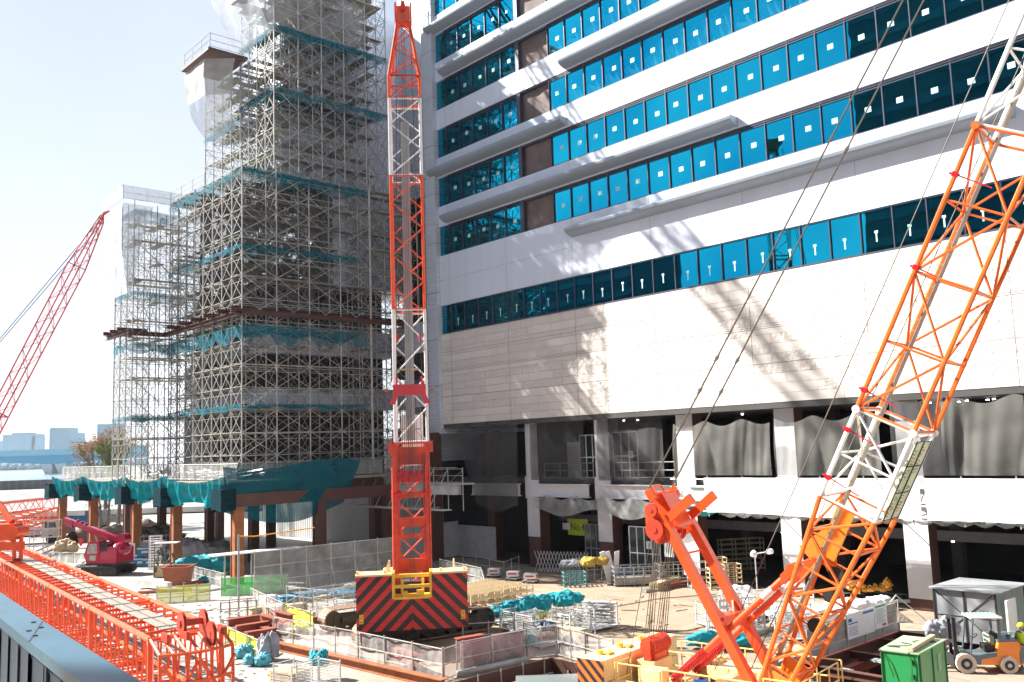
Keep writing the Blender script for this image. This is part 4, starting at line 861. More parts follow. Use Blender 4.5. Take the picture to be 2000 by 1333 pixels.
# banner on the lower face of the white section
a=MB(); p=OB+nB*(HB+.05)+Y_*.28; a.prism([p+dB*.12,p+dB*2.25,p+dB*2.25+Y_*1.25,p+dB*.12+Y_*1.25],nB*.03); bn=a.build('banner_board',M['bannerg'],c2)
a=MB(); mr_=MB(); g_=random.Random(4)
for c_,(y0,tt) in enumerate(((.12,.2),(.12,1.3),(.72,.3),(.72,1.4))):
    for k in range(9): q=p+nB*.034+dB*(tt+k*.09)+Y_*(y0+g_.uniform(0,.12)); (a if (c_+k//4)%2 else mr_).beam(q,q+Y_*g_.uniform(.12,.3)+dB*g_.uniform(-.04,.04),.025,.004,up=nB)
a.build('printed_marks',M['greenn2'],bn); mr_.build('printed_marks',M['brown2'],bn)
a=MB()
for y in (0,.62,1.25): a.bar(p+nB*.05+Y_*y+dB*.05,p+nB*.05+Y_*y+dB*2.3,.015,5)
for t in (.1,.85,1.6,2.28): a.bar(p+nB*.05+dB*t,p+nB*.05+dB*t+Y_*1.25,.012,5)
a.build('banner_frame',M['black'],bn)
# mast
mb0,mb1=V(.9,0,1.9),V(-1.75,0,6.6)
a=MB()
for y,z_ in ((-.7,1),(.7,1)): a.beam(mb0+Y_*y,mb1+Y_*y,.26,.26,up=(1,0,.5))
a.beam(mb0.lerp(mb1,.44)-Y_*.7,mb0.lerp(mb1,.44)+Y_*.7,.34,.2); a.prism([mb0.lerp(mb1,.40)+Y_*.55,mb0.lerp(mb1,.52)+Y_*.6,mb0.lerp(mb1,.44)+Y_*.2],(.06,0,.03)); a.prism([mb0.lerp(mb1,.40)-Y_*.55,mb0.lerp(mb1,.52)-Y_*.6,mb0.lerp(mb1,.44)-Y_*.2],(.06,0,.03))
a.beam(mb0.lerp(mb1,.82)-Y_*.7,mb0.lerp(mb1,.82)+Y_*.7,.05,.05)
m2=a.build('mast',M['redor2'],c2)
dm=(mb1-mb0).normalized(); nm=V(-dm.z,0,dm.x) # backward
a=MB(); h0=mb1; 
a.obox(h0+dm*.35,dm*.55,Y_*.42,nm*.2)
for y in (-.42,-.14,.14,.42): a.obox(h0+dm*.3+nm*.18,dm*.6,Y_*.03,nm*.16)
for y in (-.75,.75):
    a.prism([h0+dm*-.25+nm*.1+Y_*y,h0+dm*.55+nm*.05+Y_*y,h0+dm*.8+nm*.35+Y_*y,h0+dm*.1+nm*.72+Y_*y,h0+dm*-.3+nm*.5+Y_*y],(0,.06,0))
a.beam(h0+dm*.95-Y_*.75,h0+dm*.95+Y_*.75,.25,.16)
for y in (-.7,.7): a.beam(h0+dm*.8+Y_*y,h0+dm*1.15+Y_*y,.14,.24); a.beam(h0-nm*.1+dm*.1+Y_*y,h0-nm*1.15+dm*.25+Y_*y,.14,.26)
a.path([h0+dm*1.0-Y_*.35,h0+dm*1.25-Y_*.3,h0+dm*1.25+Y_*.1,h0+dm*1.0+Y_*.15],.035)
hd2=a.build('mast_head',M['redor2'],m2)
a=MB()
for y in (-.85,.85): sheave(a,h0+nm*.35+dm*.02+Y_*y,Y_,.30,.12); sheave(a,h0+nm*.15+dm*.55+Y_*y,Y_,.2,.12)
for y in (-.5,-.38,-.26,.26,.38,.5): sheave(a,h0+nm*.45+dm*-.1+Y_*y,Y_,.30,.1)
a.build('sheave',M['redor'],hd2)
lb=V(-2.75,0,2.95)
a=MB()
for y in (-.42,-.28,-.14,0,.14,.28,.42): sheave(a,lb+Y_*y,Y_,.27,.11)
a.obox(lb+V(0,0,-.62),X_*.16,Y_*.36,Z_*.4); a.obox(lb+V(0,-.5,-.1),X_*.12,Y_*.03,Z_*.3); a.obox(lb+V(0,.5,-.1),X_*.12,Y_*.03,Z_*.3)
a.build('lower_sheave_block',M['redor'],c2)
a=MB()
for k in range(6):
    for s in (-1,1): y=s*(.2+.065*k); a.bar(h0+nm*.62+dm*-.1+Y_*y*1.15,lb+V(.18*(k%2)-.1,y,.25),.013,4,cap=False)
a.bar(h0+nm*.5+Y_*-.85,V(-3.2,-1.0,2.2),.012,4)
a.build('rope',M['rope'],c2)
tip=OB+dB*39+Y_*WB/2
for y in (-.7,.7):
    a=MB(); A_=h0+dm*1.15+Y_*y; B_=tip+Y_*y*.5; a.bar(A_,B_,.026,6)
    for f in (.055,.082,.108,.27,.50,.75):
        p=A_.lerp(B_,f); a.obox(p,(B_-A_).normalized()*.10,V(.035,0,0),Y_*.03); a.disc(p,Y_,.045,.08,8)
    a.build('pendant_line',M['rope'],c2)
a=MB(); a.bar(tip+nB*-.2,V(-.9,.15,2.4),.016,5); a.bar(tip+nB*.6,V(.2,-.3,2.2),.014,5); a.build('rope',M['rope'],c2)
# backstops with springs
a=MB(); sps=[]
for y in (-.55,.75):
    sp=MB(); sps.append(sp)
    A_=V(-1.9,y,2.1); B_=OB+dB*-2.2+Y_*(y+WB/2); dd=(B_-A_).normalized(); Ld=(B_-A_).length
    a.bar(A_+dd*1.5,B_,.095,12); a.bar(A_,A_+dd*1.5,.06,8); a.obox(B_-dd*.2,dd*.25,Y_*.16,V(0,0,.14)); a.disc(B_,Y_,.16,.4,12)
    for k in range(22): ring(sp,A_+dd*(.05+k*.067),dd,.115,.02,12)
bs=a.build('backstop',M['redor2'],c2); [q_.build('spring',M['red'],bs) for q_ in sps]
a=MB()
for y in (-.55,.75):
    A_=V(-1.9,y,2.1); B_=OB+dB*-2.2+Y_*(y+WB/2); dd=(B_-A_).normalized(); a.bar(B_-dd*1.25,B_-dd*.85,.099,12)
a.build('white_band',M['whitep'],bs)
# body
a=MB(); a.box(-3.2,2.3,-1.55,1.75,1.25,1.75); a.box(-1.2,1.5,-1.6,-1.0,1.75,2.0); a.box(-2.9,-.2,-1.5,-.9,1.75,1.95); a.box(-2.6,-1.9,-1.3,-.75,1.95,2.5); a.box(-3.1,-2.5,-.55,.5,1.75,2.55); a.box(-1.4,.8,.6,1.6,1.75,2.35)
bd=a.build('machine_deck',M['cream'],c2)
a=MB()
for k in range(7): a.box(-2.61,-2.605,-1.25,-.8,2.0+k*.065,2.03+k*.065)
a.build('louvre',M['grey'],bd)
a=MB()
for i,(z0,z1) in enumerate(((.9,1.5),(1.52,2.13),(2.15,2.76))):
    for j,(y0,y1) in enumerate(((-2.0,-.55),(-.53,.9),(.92,2.3))): a.box(-4.25,-3.35+.03*((i+j)%2),y0,y1,z0,z1)
cw2=a.build('counterweight',M['cream'],c2)
a=MB(); a.box(-4.24,-3.32,-2.03,-2.003,.9,2.76); a.build('hazard_panel',M['chev2'],cw2)
a=MB()
for y in (-1.3,-.2,1.0): a.disc((-3.9,y,2.82),Z_,.1,.14,10); a.box(-3.75,-3.6,y,y+.3,2.76,2.83)
a.build('lifting_lug',M['yellow'],cw2)
def rail2(pts,h=.95):
    a=MB()
    for p,q in zip(pts,pts[1:]):
        p,q=Vector(p),Vector(q); k=max(1,round((q-p).length/.75))
        for i in range(k+1): x=p.lerp(q,i/k); a.bar(x,x+Z_*h,.024,6)
        for f in (1,.5): a.bar(p+Z_*h*f,q+Z_*h*f,.022,6)
    a.build('handrail',M['creamr'],bd)
rail2([(-3.0,-1.75,1.75),(2.1,-1.75,1.75)]); rail2([(-2.9,1.8,1.75),(2.2,1.8,1.75)]); rail2([(-3.1,-.9,1.75),(-3.1,-1.75,1.75)])
rail2([(-2.9,.9,1.75),(-.4,.9,1.75)],.8); rail2([(1.2,-1.2,1.75),(2.2,-1.2,1.75),(2.2,1.5,1.75)])
a=MB()
for x0,x1,y0,y1,h in ((-2.3,-1.5,-.5,.3,.35),(-.9,-.2,-.8,-.2,.25),(.1,.9,-1.4,-.9,.5),(-1.9,-1.2,.9,1.5,.7),(1.3,1.9,.4,1.2,.4)): a.box(x0,x1,y0,y1,1.751,1.75+h); a.box(x0+.08,x1-.08,y0+.08,y1-.08,1.75+h,1.80+h)
a.disc((-.5,.2,2.0),Y_,.28,.9,16); a.build('deck_equipment',M['cream'],bd)
a=MB(); a.path([V(-2.4,-.2,2.2),V(-1.8,.3,1.95),V(-1.0,.1,2.1),V(-.2,.4,1.9),V(.8,.2,2.2)],.04,6); a.path([V(-2.2,.5,2.1),V(-1.2,.6,1.9),V(0,.5,2.0),V(1.0,.6,2.4)],.03,6); a.build('hose',M['black'],bd)
a=MB(); a.box(-.52,-.08,-1.83,-1.80,2.28,2.60); sg=a.build('number_plate',M['bluesign'],c2); text('lettering','4号機',.15,M['signw'],sg,(-.3,-1.834,2.44),(math.pi/2,0,0))
track(c2,-.3,-1.9,0,6.0,.8,1.0,'dark'); track(c2,-.3,1.9,0,6.0,.8,1.0,'dark')
a=MB(); a.box(-1.4,1.4,-1.6,1.6,.35,.9); a.disc((0,0,1.05),Z_,1,.36,20); a.build('undercarriage',M['dark'],c2)
# ------------------------------------------------------------------ long orange boom lying on stands at left
LO=V(-12.72,31.9,.35); LD=V(-.6,.8,0); LL=V(.8,.6,0); lb_=T('lying_boom','long orange lattice boom lying on the ground beside the grey girder','crane boom','W',LO)
W_,H_=2.45,2.5; seg=[0,9,18,27,36,45,56]
for i in range(6):
    ch=MB(); la=MB(); t0,t1=seg[i]+.05,seg[i+1]-.05; n=7
    O=LO
    for (x,z) in ((0,0),(W_,0),(0,H_),(W_,H_)): ch.bar(O+LD*t0+LL*x+Z_*z,O+LD*t1+LL*x+Z_*z,.10,7)
    for k in range(n):
        ta=t0+(t1-t0)*k/n; tb=t0+(t1-t0)*(k+1)/n; tm=(ta+tb)/2
        for x in (0,W_): la.bar(O+LD*ta+LL*x,O+LD*tm+LL*x+Z_*H_,.042,5,cap=False); la.bar(O+LD*tm+LL*x+Z_*H_,O+LD*tb+LL*x,.042,5,cap=False)
        for z in (0,H_): la.bar(O+LD*ta+Z_*z,O+LD*tm+LL*W_+Z_*z,.042,5,cap=False); la.bar(O+LD*tm+LL*W_+Z_*z,O+LD*tb+Z_*z,.042,5,cap=False)
        la.bar(O+LD*ta+LL*W_*.5+Z_*H_,O+LD*ta+LL*W_*.5+Z_*(H_-.02),.05,5)
    for t in (t0,t1):
        for x in (0,W_): la.bar(O+LD*t+LL*x,O+LD*t+LL*x+Z_*H_,.09,6)
        for z in (0,H_): la.bar(O+LD*t+Z_*z,O+LD*t+LL*W_+Z_*z,.07,6)
    s=ch.build('boom_section',M['vorange'],lb_); la.build('lacing',M['vorange'],s)
a=MB()
for x in (.84,1.26): a=MB(); a.beam(LO+LD*1+LL*x+Z_*(H_+.12),LO+LD*55+LL*x+Z_*(H_+.12),.34,.03); a.build('walkway_plank',M['grate'],lb_)
a=MB()
for k in range(24): a=MB(); t=1.5+k*2.2; a.beam(LO+LD*t+LL*.55+Z_*(H_+.15),LO+LD*t+LL*1.55+Z_*(H_+.15),.06,.03); a.build('walkway_strap',M['galvd'],lb_)
a=MB() # end frame, bowed out towards the camera side
for i in range(7):
    x=W_*i/6; b=-1.25-.35*math.sin(i/6*math.pi)
    a.bar(LO+LL*x+Z_*H_,LO+LD*b*.9+LL*x+Z_*(H_-.35),.06,6); a.bar(LO+LD*b*.9+LL*x+Z_*(H_-.35),LO+LD*b+LL*x-Z_*.3,.06,6)
for z in (-.25,.5,1.25,H_-.35):
    a.path([LO+LD*(-1.25-.35*math.sin(i/6*math.pi))*(.9 if z>2 else 1)+LL*W_*i/6+Z_*z for i in range(7)],.055,6)
for i in (0,3): a.bar(LO+LD*-1.4+LL*W_*i/6+Z_*0,LO+LD*-1.4+LL*W_*(i+3)/6+Z_*1.9,.06,6); a.bar(LO+LD*-1.4+LL*W_*(i+3)/6+Z_*0,LO+LD*-1.4+LL*W_*i/6+Z_*1.9,.06,6)
a.build('end_frame',M['vorange'],lb_)
a=MB()
for x in (1.0,1.75): sheave(a,LO+LD*-.15+LL*x+Z_*(H_+.42),LL,.42,.1)
a.bar(LO+LD*-.15+LL*.9+Z_*(H_+.45),LO+LD*-.15+LL*1.9+Z_*(H_+.45),.12,10); sheave(a,LO+LD*-1.0+LL*1.75+Z_*(H_+.1),LL,.42,.12)
for x in (.35,1.0,1.75,2.3): a.obox(LO+LD*-.5+LL*x+Z_*(H_+.1),LD*.35,LL*.05,Z_*.14)
a.build('end_sheave',M['vorange2'],lb_)
for t in (2,13,24,35,46): a=MB(); a.obox(LO+LD*t+LL*W_/2-Z_*.2,LD*.3,LL*1.5,Z_*.15); a.build('stand',M['woodl'],lb_)
a=MB(); a.obox(LO+LL*.12+LD*.3+Z_*1.0,LD*.1,LL*.05,Z_*1.3); a.build('marker_post',M['whitep'],lb_)
# ------------------------------------------------------------------ near grey girder beside the camera
pa=[at(px,py,7.0) for px,py in ((-160,1062),(0,1157),(81,1211),(277,1333),(430,1430))]; pb=[at(px,py,7.0) for px,py in ((-160,1098),(0,1207),(55,1252),(160,1333),(300,1445))]
gd=T('bridge_girder','blue grey steel girder in the near left corner, in front of the lying boom','girder','W',tuple(pa[2]))
a=MB()
for i in range(4):
    P=[pb[i],pb[i+1],pa[i+1],pa[i]]; dz=Vector((0,0,-.12)); a.hexa([p+dz for p in P]+P)
tb=a.build('top_flange',M['girder'],gd)
a=MB()
for i in range(4): 
    o1=(pa[i]-pb[i]).normalized()*.12; o2=(pa[i+1]-pb[i+1]).normalized()*.12
    P=[pb[i]+o1,pb[i+1]+o2,pb[i+1]+o2*1.4,pb[i]+o1*1.4]; a.hexa([p-Z_*3 for p in P]+[p-Z_*.121 for p in P])
a.build('web',M['girderd'],gd)
a=MB()
for i in range(4):
    for f in (.0,.33,.66):
        p=pb[i].lerp(pb[i+1],f); o1=(pa[i]-pb[i]).normalized()*.06; d_=(pb[i+1]-pb[i]).normalized()*.02
        a.obox(p+o1-Z_*1.6,d_,o1,Z_*1.45)
a.build('stiffener',M['girderd'],gd)
a=MB()
for i,f in ((1,.9),(2,.05)):
    for g in (.3,.7):
        p=pb[i].lerp(pb[i+1],f); q=pa[i].lerp(pa[i+1],f); a.disc(p.lerp(q,g)+Z_*.006,Z_,.03,.012,10)
p=pb[2].lerp(pb[3],.02); q=pa[2].lerp(pa[3],.02); a.beam(p+Z_*.003,q+Z_*.003,.02,.004); a.build('bolt',M['girderd'],gd)
# ------------------------------------------------------------------ far left crane with red boom
c3=T('lattice_boom_crane','distant crane with slim crimson lattice boom leaning right at the left edge','crane','W',tuple(atY(-150,1100,112)))
A_=atY(-160,1112,112); B_=atY(150,520,112); Tt=atY(205,424,112); d3=(B_-A_).normalized(); L3=V(0,1,0); N3=d3.cross(L3).normalized()
for i,(p,q,m_) in enumerate(((A_,A_.lerp(B_,.5),'crimson'),(A_.lerp(B_,.502),B_,'crimson'))):
    ch=MB(); la=MB(); O=p-L3*.8-N3*.8; lattice(O,d3,L3,N3,1.6,1.6,0,(q-p).length,1.7,.09,.04,ch,la); s=ch.build('boom_section',M[m_],c3); la.build('lacing',M[m_],s)
ch=MB(); la=MB(); lattice(B_-L3*.8-N3*.8,d3,L3,N3,1.6,1.6,0,(Tt-B_).length,1.5,.09,.04,ch,la,.5,.5); s=ch.build('boom_section',M['crimson'],c3); la.build('lacing',M['crimson'],s)
a=MB(); a.obox(Tt,d3*.6,L3*.35,N3*.3); sheave(a,Tt+d3*.5+N3*-.3,L3,.45,.3); a.build('boom_head',M['redor'],c3)
a=MB()
for y in (-.5,.5): a.bar(Tt+L3*y,atY(-250,960,114),.05,4)
a.build('pendant_line',M['ropeb'],c3)
a=MB(); p=A_; a.obox(V(p.x-1.5,p.y,2.2),X_*3.5,Y_*1.7,Z_*1.2); a.obox(V(p.x-1.5,p.y-2,.6),X_*3.5,Y_*.4,Z_*.55); a.obox(V(p.x-1.5,p.y+2,.6),X_*3.5,Y_*.4,Z_*.55); a.build('machine_body',M['crimson'],c3)
# orange booms and machinery at the left edge
def lying(px0,py0,px1,py1,z,w,h,lab,mt='vorange',step=1.6,r=.09,rl=.05):
    p,q=at(px0,py0,z),at(px1,py1,z); d=(q-p).normalized(); L=V(-d.y,d.x,0); t=T('lattice_boom',lab,'crane boom','W',tuple(p)); ch=MB(); la=MB()
    lattice(p,d,L,Z_,w,h,0,(q-p).length,step,r,rl,ch,la); s=ch.build('boom_section',M[mt],t); la.build('lacing',M[mt],s); return t
lying(-30,1010,106,993,2.2,1.8,1.5,'orange red lattice boom lying far left behind the rust columns',r=.14); lying(-30,1057,112,1012,2.4,1.4,1.2,'second orange lattice boom at left, in front of the first',r=.14)
lying(20,1040,118,1030,1.6,1.2,1.0,'low orange lattice piece lying beside the net at the far left',r=.11)
t=T('boom_foot','orange boom foot with pulleys hanging at the left edge above the lying boom','crane part','W',tuple(at(40,1090,0)))
p=atY(-10,1040,58); q=atY(36,1038,58); a=MB(); a.beam(p,q,.9,1.0); a.beam(p-Z_*.9,q-Z_*.9+X_*.3,.5,.5); a.bar(q-Y_*.7,q+Y_*.7,.35,12); a.bar(q+X_*.2-Z_*.3,q+X_*.2-Z_*1.9,.12,8); a.bar(q-X_*.3-Z_*.3,q-X_*.2-Z_*1.9,.12,8); a.bar(atY(-10,975,59),atY(24,1020,58),.2,6); a.build('foot',M['vorange'],t)
a=MB(); a.obox(q-Z_*2.1,X_*.5,Y_*.4,Z_*.3); sheave(a,q-Z_*2.0,Y_,.35,.3); a.build('hook_block',M['vorange2'],t)
# ------------------------------------------------------------------ crimson mini crane
mp=at(212,1122,0); mc=T('mini_crane','small crimson crawler crane with raised stubby jib between the rust columns','crane','L',tuple(mp),R(180-14))
def m_(a,n,m,p=None): return a.build(n,M[m],p or mc)
for y in (-1.0,1.0):
    a=MB(); a.prism([(-1.7,y-.25,.3),(-1.45,y-.25,.05),(1.45,y-.25,.05),(1.7,y-.25,.3),(1.7,y-.25,.5),(1.45,y-.25,.72),(-1.45,y-.25,.72),(-1.7,y-.25,.5)],(0,.5,0)); tr=m_(a,'track','black')
    a=MB(); 
    for k in range(6): a.disc((-1.2+k*.48,y,.3),Y_,.14,.54,10)
    m_(a,'roller','dark',tr)
a=MB(); a.box(-1.5,1.3,-1.0,1.0,.8,1.0)
for k in range(18): a.box(-1.45+k*.15,-1.38+k*.15,.995,1.02,.76,.82)
m_(a,'base_frame','dark')
a=MB(); a.prism([(-1.5,-1.05,1.0),(.0,-1.05,1.0),(.0,-1.05,2.1),(-1.0,-1.05,2.3),(-1.5,-1.05,2.0)],(0,2.1,0)); a.blob((-1.15,0,1.95),.6,1.0,.6,0,8); hs=m_(a,'machine_housing','magenta')
a=MB(); cabp=[(.0,1.0),(1.25,1.0),(1.5,1.6),(1.1,2.65),(.1,2.72)]
a.prism([(x,.15,z) for x,z in cabp],(0,.9,0)); cb=m_(a,'cab','magenta')
a=MB(); a.prism([(.25,1.052,1.75),(1.15,1.052,1.75),(1.2,1.052,1.95),(.98,1.052,2.5),(.3,1.052,2.5)],(0,.012,0)); a.prism([(1.48,.25,1.6),(1.48,.95,1.6),(1.12,.95,2.55),(1.12,.25,2.55)],(.03,0,.01)); a.prism([(.35,1.052,1.2),(.95,1.052,1.2),(.95,1.052,1.6),(.35,1.052,1.6)],(0,.012,0)); m_(a,'window','glassc',cb)
a=MB(); a.prism([(-.1,1.052,2.0),(-.6,1.052,2.0),(-.6,1.052,2.5),(-.1,1.052,2.5)],(0,.012,0)); a.box(-.65,-.02,.15,1.05,1.9,2.6); m_(a,'rear_window','glassd',cb)
j0,j1=V(-1.0,-.3,2.5),V(3.9,-.3,4.15); dj=(j1-j0).normalized()
a=MB(); a.beam(j0,j0.lerp(j1,.62),.42,.5); a.beam(j0.lerp(j1,.5),j1,.34,.4); a.obox(j1+dj*.1-Z_*.1,dj*.45,Y_*.22,Z_*.28)
for f in (.70,.78,.86): a.obox(j0.lerp(j1,f)+Z_*.28,dj*.06,Y_*.12,Z_*.1)
jb=m_(a,'jib','magenta')
a=MB(); a.disc((-1.1,-.3,2.75),Y_,.45,.8,16); m_(a,'winch','magenta')
a=MB(); a.bar((.9,-.3,1.6),j0.lerp(j1,.55),.07,8); m_(a,'lift_cylinder','lgrey')
a=MB(); a.bar(j1-Z_*.3,j1+V(-.9,0,-1.3),.012,4); a.bar(j1-Z_*.3,V(1.6,-.3,1.0),.012,4); m_(a,'rope','rope')
a=MB(); hp=j1+V(-1.0,0,-1.5); a.hexa([hp+V(-.05,-.05,-.45),hp+V(.05,-.05,-.45),hp+V(.05,.05,-.45),hp+V(-.05,.05,-.45),hp+V(-.22,-.12,.15),hp+V(.22,-.12,.15),hp+V(.22,.12,.15),hp+V(-.22,.12,.15)]); m_(a,'hook','red')
# ------------------------------------------------------------------ forklift
fk=T('forklift','orange and grey forklift with cream tyres facing left beside the green container','forklift','L',tuple(at(1922,1309,0)),R(180-9))
def fb(a,n,m,p=None): return a.build(n,M[m],p or fk)
for x,r in ((.78,.36),(-.72,.31)):
    for y in (-.5,.5):
        a=MB(); a.disc((x,y,r),Y_,r,.26,22); w_=fb(a,'wheel','tyre'); a=MB(); a.disc((x,y,r),Y_,r*.58,.28,16); fb(a,'rim','dark',w_); a=MB(); a.disc((x,y,r),Y_,r*.25,.31,10); fb(a,'hub','lgrey',w_)
a=MB(); a.prism([(.35,-.5,.3),(-1.25,-.5,.3),(-1.25,-.5,1.0),(-1.1,-.5,1.15),(-.45,-.5,1.12),(-.35,-.5,.72),(.2,-.5,.62),(.45,-.5,.62)],(0,1.0,0)); bd_=fb(a,'body','orangel')
a=MB(); a.prism([(-1.15,-.53,.35),(-1.38,-.53,.45),(-1.38,-.53,.8),(-1.3,-.53,1.05),(-1.15,-.53,.75)],(0,1.06,0)); a.prism([(-1.2,-.49,1.12),(-.42,-.49,1.12),(-.42,-.49,1.2),(-1.1,-.49,1.22)],(0,.98,0)); a.prism([(-.35,-.505,.73),(.2,-.505,.64),(.45,-.505,.64),(.8,-.505,.85),(.95,-.505,.85),(.95,-.505,.78),(.45,-.505,.45),(.35,-.505,.3),(.25,-.505,.3),(.2,-.505,.5),(-.35,-.505,.6)],(0,1.01,0)); fb(a,'counterweight','fkgrey')
a=MB(); a.box(-.4,.0,-.25,.25,.75,.98); a.box(-.5,-.38,-.25,.25,.95,1.4); fb(a,'seat','black')
a=MB(); ring(a,(.28,0,1.25),(.5,0,.85),.16,.018,14); a.bar((.45,0,.75),(.28,0,1.25),.02); fb(a,'steering_wheel','black')
a=MB()
for y in (-.46,.46): a.bar((.55,y,.75),(.38,y,1.98),.035,6); a.bar((-.5,y,1.15),(-.55,y,1.98),.05,6)
gu=fb(a,'overhead_guard','fkgrey')
a=MB(); a.box(-.65,.48,-.52,.52,1.98,2.03)
fb(a,'guard_roof','whitep',gu)
a=MB()
for k in range(8): a.box(-.6+k*.14,-.55+k*.14,-.46,.46,2.03,2.05)
fb(a,'roof_slat','green',gu)
a=MB()
for y in (-.3,.3): a.box(.98,1.1,y-.05,y+.05,.12,2.0)
for z in (.3,1.0,1.9): a.box(.99,1.09,-.3,.3,z,z+.1)
a.box(1.12,1.18,-.45,.45,.15,.6)
ma=fb(a,'lift_mast','black')
for y in (-.25,.25): a=MB(); a.prism([(1.18,y-.06,.12),(2.1,y-.06,.06),(2.1,y-.06,.09),(1.18,y-.06,.18)],(0,.12,0)); fb(a,'fork','dark',ma)
a=MB(); a.disc((-.9,.2,1.3),Z_,.08,.12,10); fb(a,'beacon','bluesign')
# ------------------------------------------------------------------ green container, grey box
gq=[at(1719,1270,2.0),at(1794,1279,2.0),at(1845,1252,2.0),at(1765,1244,2.0)]; gc=T('green_container','green steel container with cables lying on its roof, lower right corner','container','W',(gq[0].x,gq[0].y,0))
gX=(gq[1]-gq[0]).normalized(); gN=V(gX.y,-gX.x,0); gY=(gq[2]-gq[1]).normalized(); gM=V(gY.y,-gY.x,0)
a=MB(); a.hexa([q-Z_*2.0 for q in gq]+[q-Z_*.01 for q in gq]); gbx=a.build('shell',M['green'],gc)
cen=sum(gq,V(0,0,0))/4; a=MB(); a.hexa([cen+(q-cen)*1.04-Z_*.008 for q in gq]+[cen+(q-cen)*1.04+Z_*.04 for q in gq]); a.build('roof_sheet',M['roofg'],gbx)
a=MB()
for f,b_ in ((0.02,0),(.98,0)): q=gq[0].lerp(gq[1],f)+gN*.012; a.beam(q-Z_*2,q-Z_*.01,.05,.03)
for f in (.02,.48,.98): q=gq[1].lerp(gq[2],f)+gM*.012; a.beam(q-Z_*2,q-Z_*.01,.035,.03)
for f in (.35,.8,1.25):
    q=gq[1].lerp(gq[0],.16)+gN*.03-Z_*f; a.bar(q,q+Z_*.16,.025)
a.build('door_seam',M['greend'],gbx)
a=MB(); q=gq[1].lerp(gq[2],.72)+gM*.01; a.obox(q-Z_*.55,gY*.14,gM*.008,Z_*.28); a.build('hatch',M['roofg'],gbx)
a=MB(); pth=[gq[0].lerp(gq[2],.12+.035*k)+gX*.28*math.sin(k*1.2)+gY*.18*math.cos(k*.8)+Z_*.06 for k in range(20)]; a.path(pth,.014); a.path([gq[0]+gN*.05+Z_*.05,gq[0]+gX*.25+gN*.06-Z_*.3,gq[0]+gX*.4+gN*.06-Z_*.8],.014); a.path([gq[1]-gX*.3+Z_*.05+gN*.06,gq[1]-gX*.2+gN*.06-Z_*.25,gq[1]-gX*.28+gN*.06-Z_*1.2],.014); a.build('cable',M['dark'],gc)
a=MB(); a.beam(gq[1]-gX*.25+Z_*.12,gq[2].lerp(gq[3],.25)+gY*-.1+Z_*.14,.16,.12); a.build('roof_plank',M['woodl'],gc)
p=at(1748,1345,0); a=MB(); a.blob((p.x,p.y,.75),.36,.3,.7,.12,9,3); wobj(a,'white_sack',M['banner'],'white sack standing against the green container','sack',smooth=True)
mb_=T('metal_box','grey sheet metal box with crossed bracing in front of the dark bay','box','F',(41.8,4,0))
a=MB(); a.box(40.6,40.66,2.2,5.2,0,2.2); a.box(40.66,43.2,5.14,5.2,0,2.2); a.box(43.2,43.26,2.2,5.2,0,2.2); a.box(40.66,43.2,2.2,2.26,0,2.2); a.build('side_sheet',M['lgreyd'],mb_)
a=MB(); a.box(40.5,43.5,2.1,5.4,2.2,2.27); a.build('roof_sheet',M['lgreyd'],mb_)
a=MB(); a.bar((40.7,5.22,.1),(43.1,5.22,2.1),.02); a.bar((43.1,5.22,.1),(40.7,5.22,2.1),.02); a.bar((40.7,5.22,1.1),(43.1,5.22,1.1),.02)
for v in (40.62,41.9,43.2): a.box(v-.03,v+.03,5.2,5.25,0,2.2)
a.build('brace',M['dark'],mb_)
a=MB(); a.box(43.7,43.78,4.6,5.6,0,2.0); fobj(a,'tall_board',M['signw'],'tall cream board leaning right of the grey metal box','board')
# ------------------------------------------------------------------ cages, pallets, carts: prototypes then copies
def bx(a,x0,x1,y0,y1,z0,z1): a.box(x0,x1,y0,y1,z0,z1)
def make_cage(lab,L=1.2,W=1.0,Hh=.9,mt='lgrey',grp='mesh cages'):
    t=T('mesh_cage',lab,'cage','L',(0,0,0),0,grp); a=MB()
    for x in (-L/2,L/2):
        for y in (-W/2,W/2): a.beam((x,y,0),(x,y,Hh+.08),.05,.05)
    for z in (.12,Hh):
        for y in (-W/2,W/2): a.beam((-L/2,y,z),(L/2,y,z),.04,.04)
        for x in (-L/2,L/2): a.beam((x,-W/2,z),(x,W/2,z),.04,.04)
    a.build('frame',M[mt],t); b=MB()
    for k in range(1,8):
        z=.12+(Hh-.12)*k/8
        for y in (-W/2,W/2): b.bar((-L/2,y,z),(L/2,y,z),.009,4,cap=False)
        for x in (-L/2,L/2): b.bar((x,-W/2,z),(x,W/2,z),.009,4,cap=False)
    for k in range(1,12):
        x=-L/2+L*k/12
        for y in (-W/2,W/2): b.bar((x,y,.12),(x,y,Hh),.006,4,cap=False)
    b.build('mesh_side',M[mt],t); c=MB(); c.box(-L/2,L/2,-W/2,W/2,.1,.13); c.build('floor_tray',M[mt],t); return t
cg=make_cage('white wire cage holding rolled teal nets at the bottom of the picture',1.25,1.1,.95,'lgrey'); cg.location=at(622,1345,0); cg.rotation_euler=(0,0,R(-38))
g0=cg
lab=['second white wire cage, low behind the stacked boards','wire cage at the left end of the row beside the striped crane','wire cage with teal cloth, second in the row beside the striped crane','wire cage with teal cloth, in the middle of the storage row','wire cage with a plant hanging out, near corner of the storage row','wire cage of steel couplers, right of the plant','large cage packed with steel tubes, right end of the storage row','cage behind the teal heap, back row of the storage area','rear cage under the teal heap, right end of the back row']
pos=[(572,1340,-38,.9),(985,1218,40,1.),(1012,1232,40,1.05),(1045,1240,40,1.05),(1062,1262,40,1.05),(1118,1240,40,1.1),(1165,1228,40,1.25),(1040,1200,40,1),(1105,1205,40,1)]
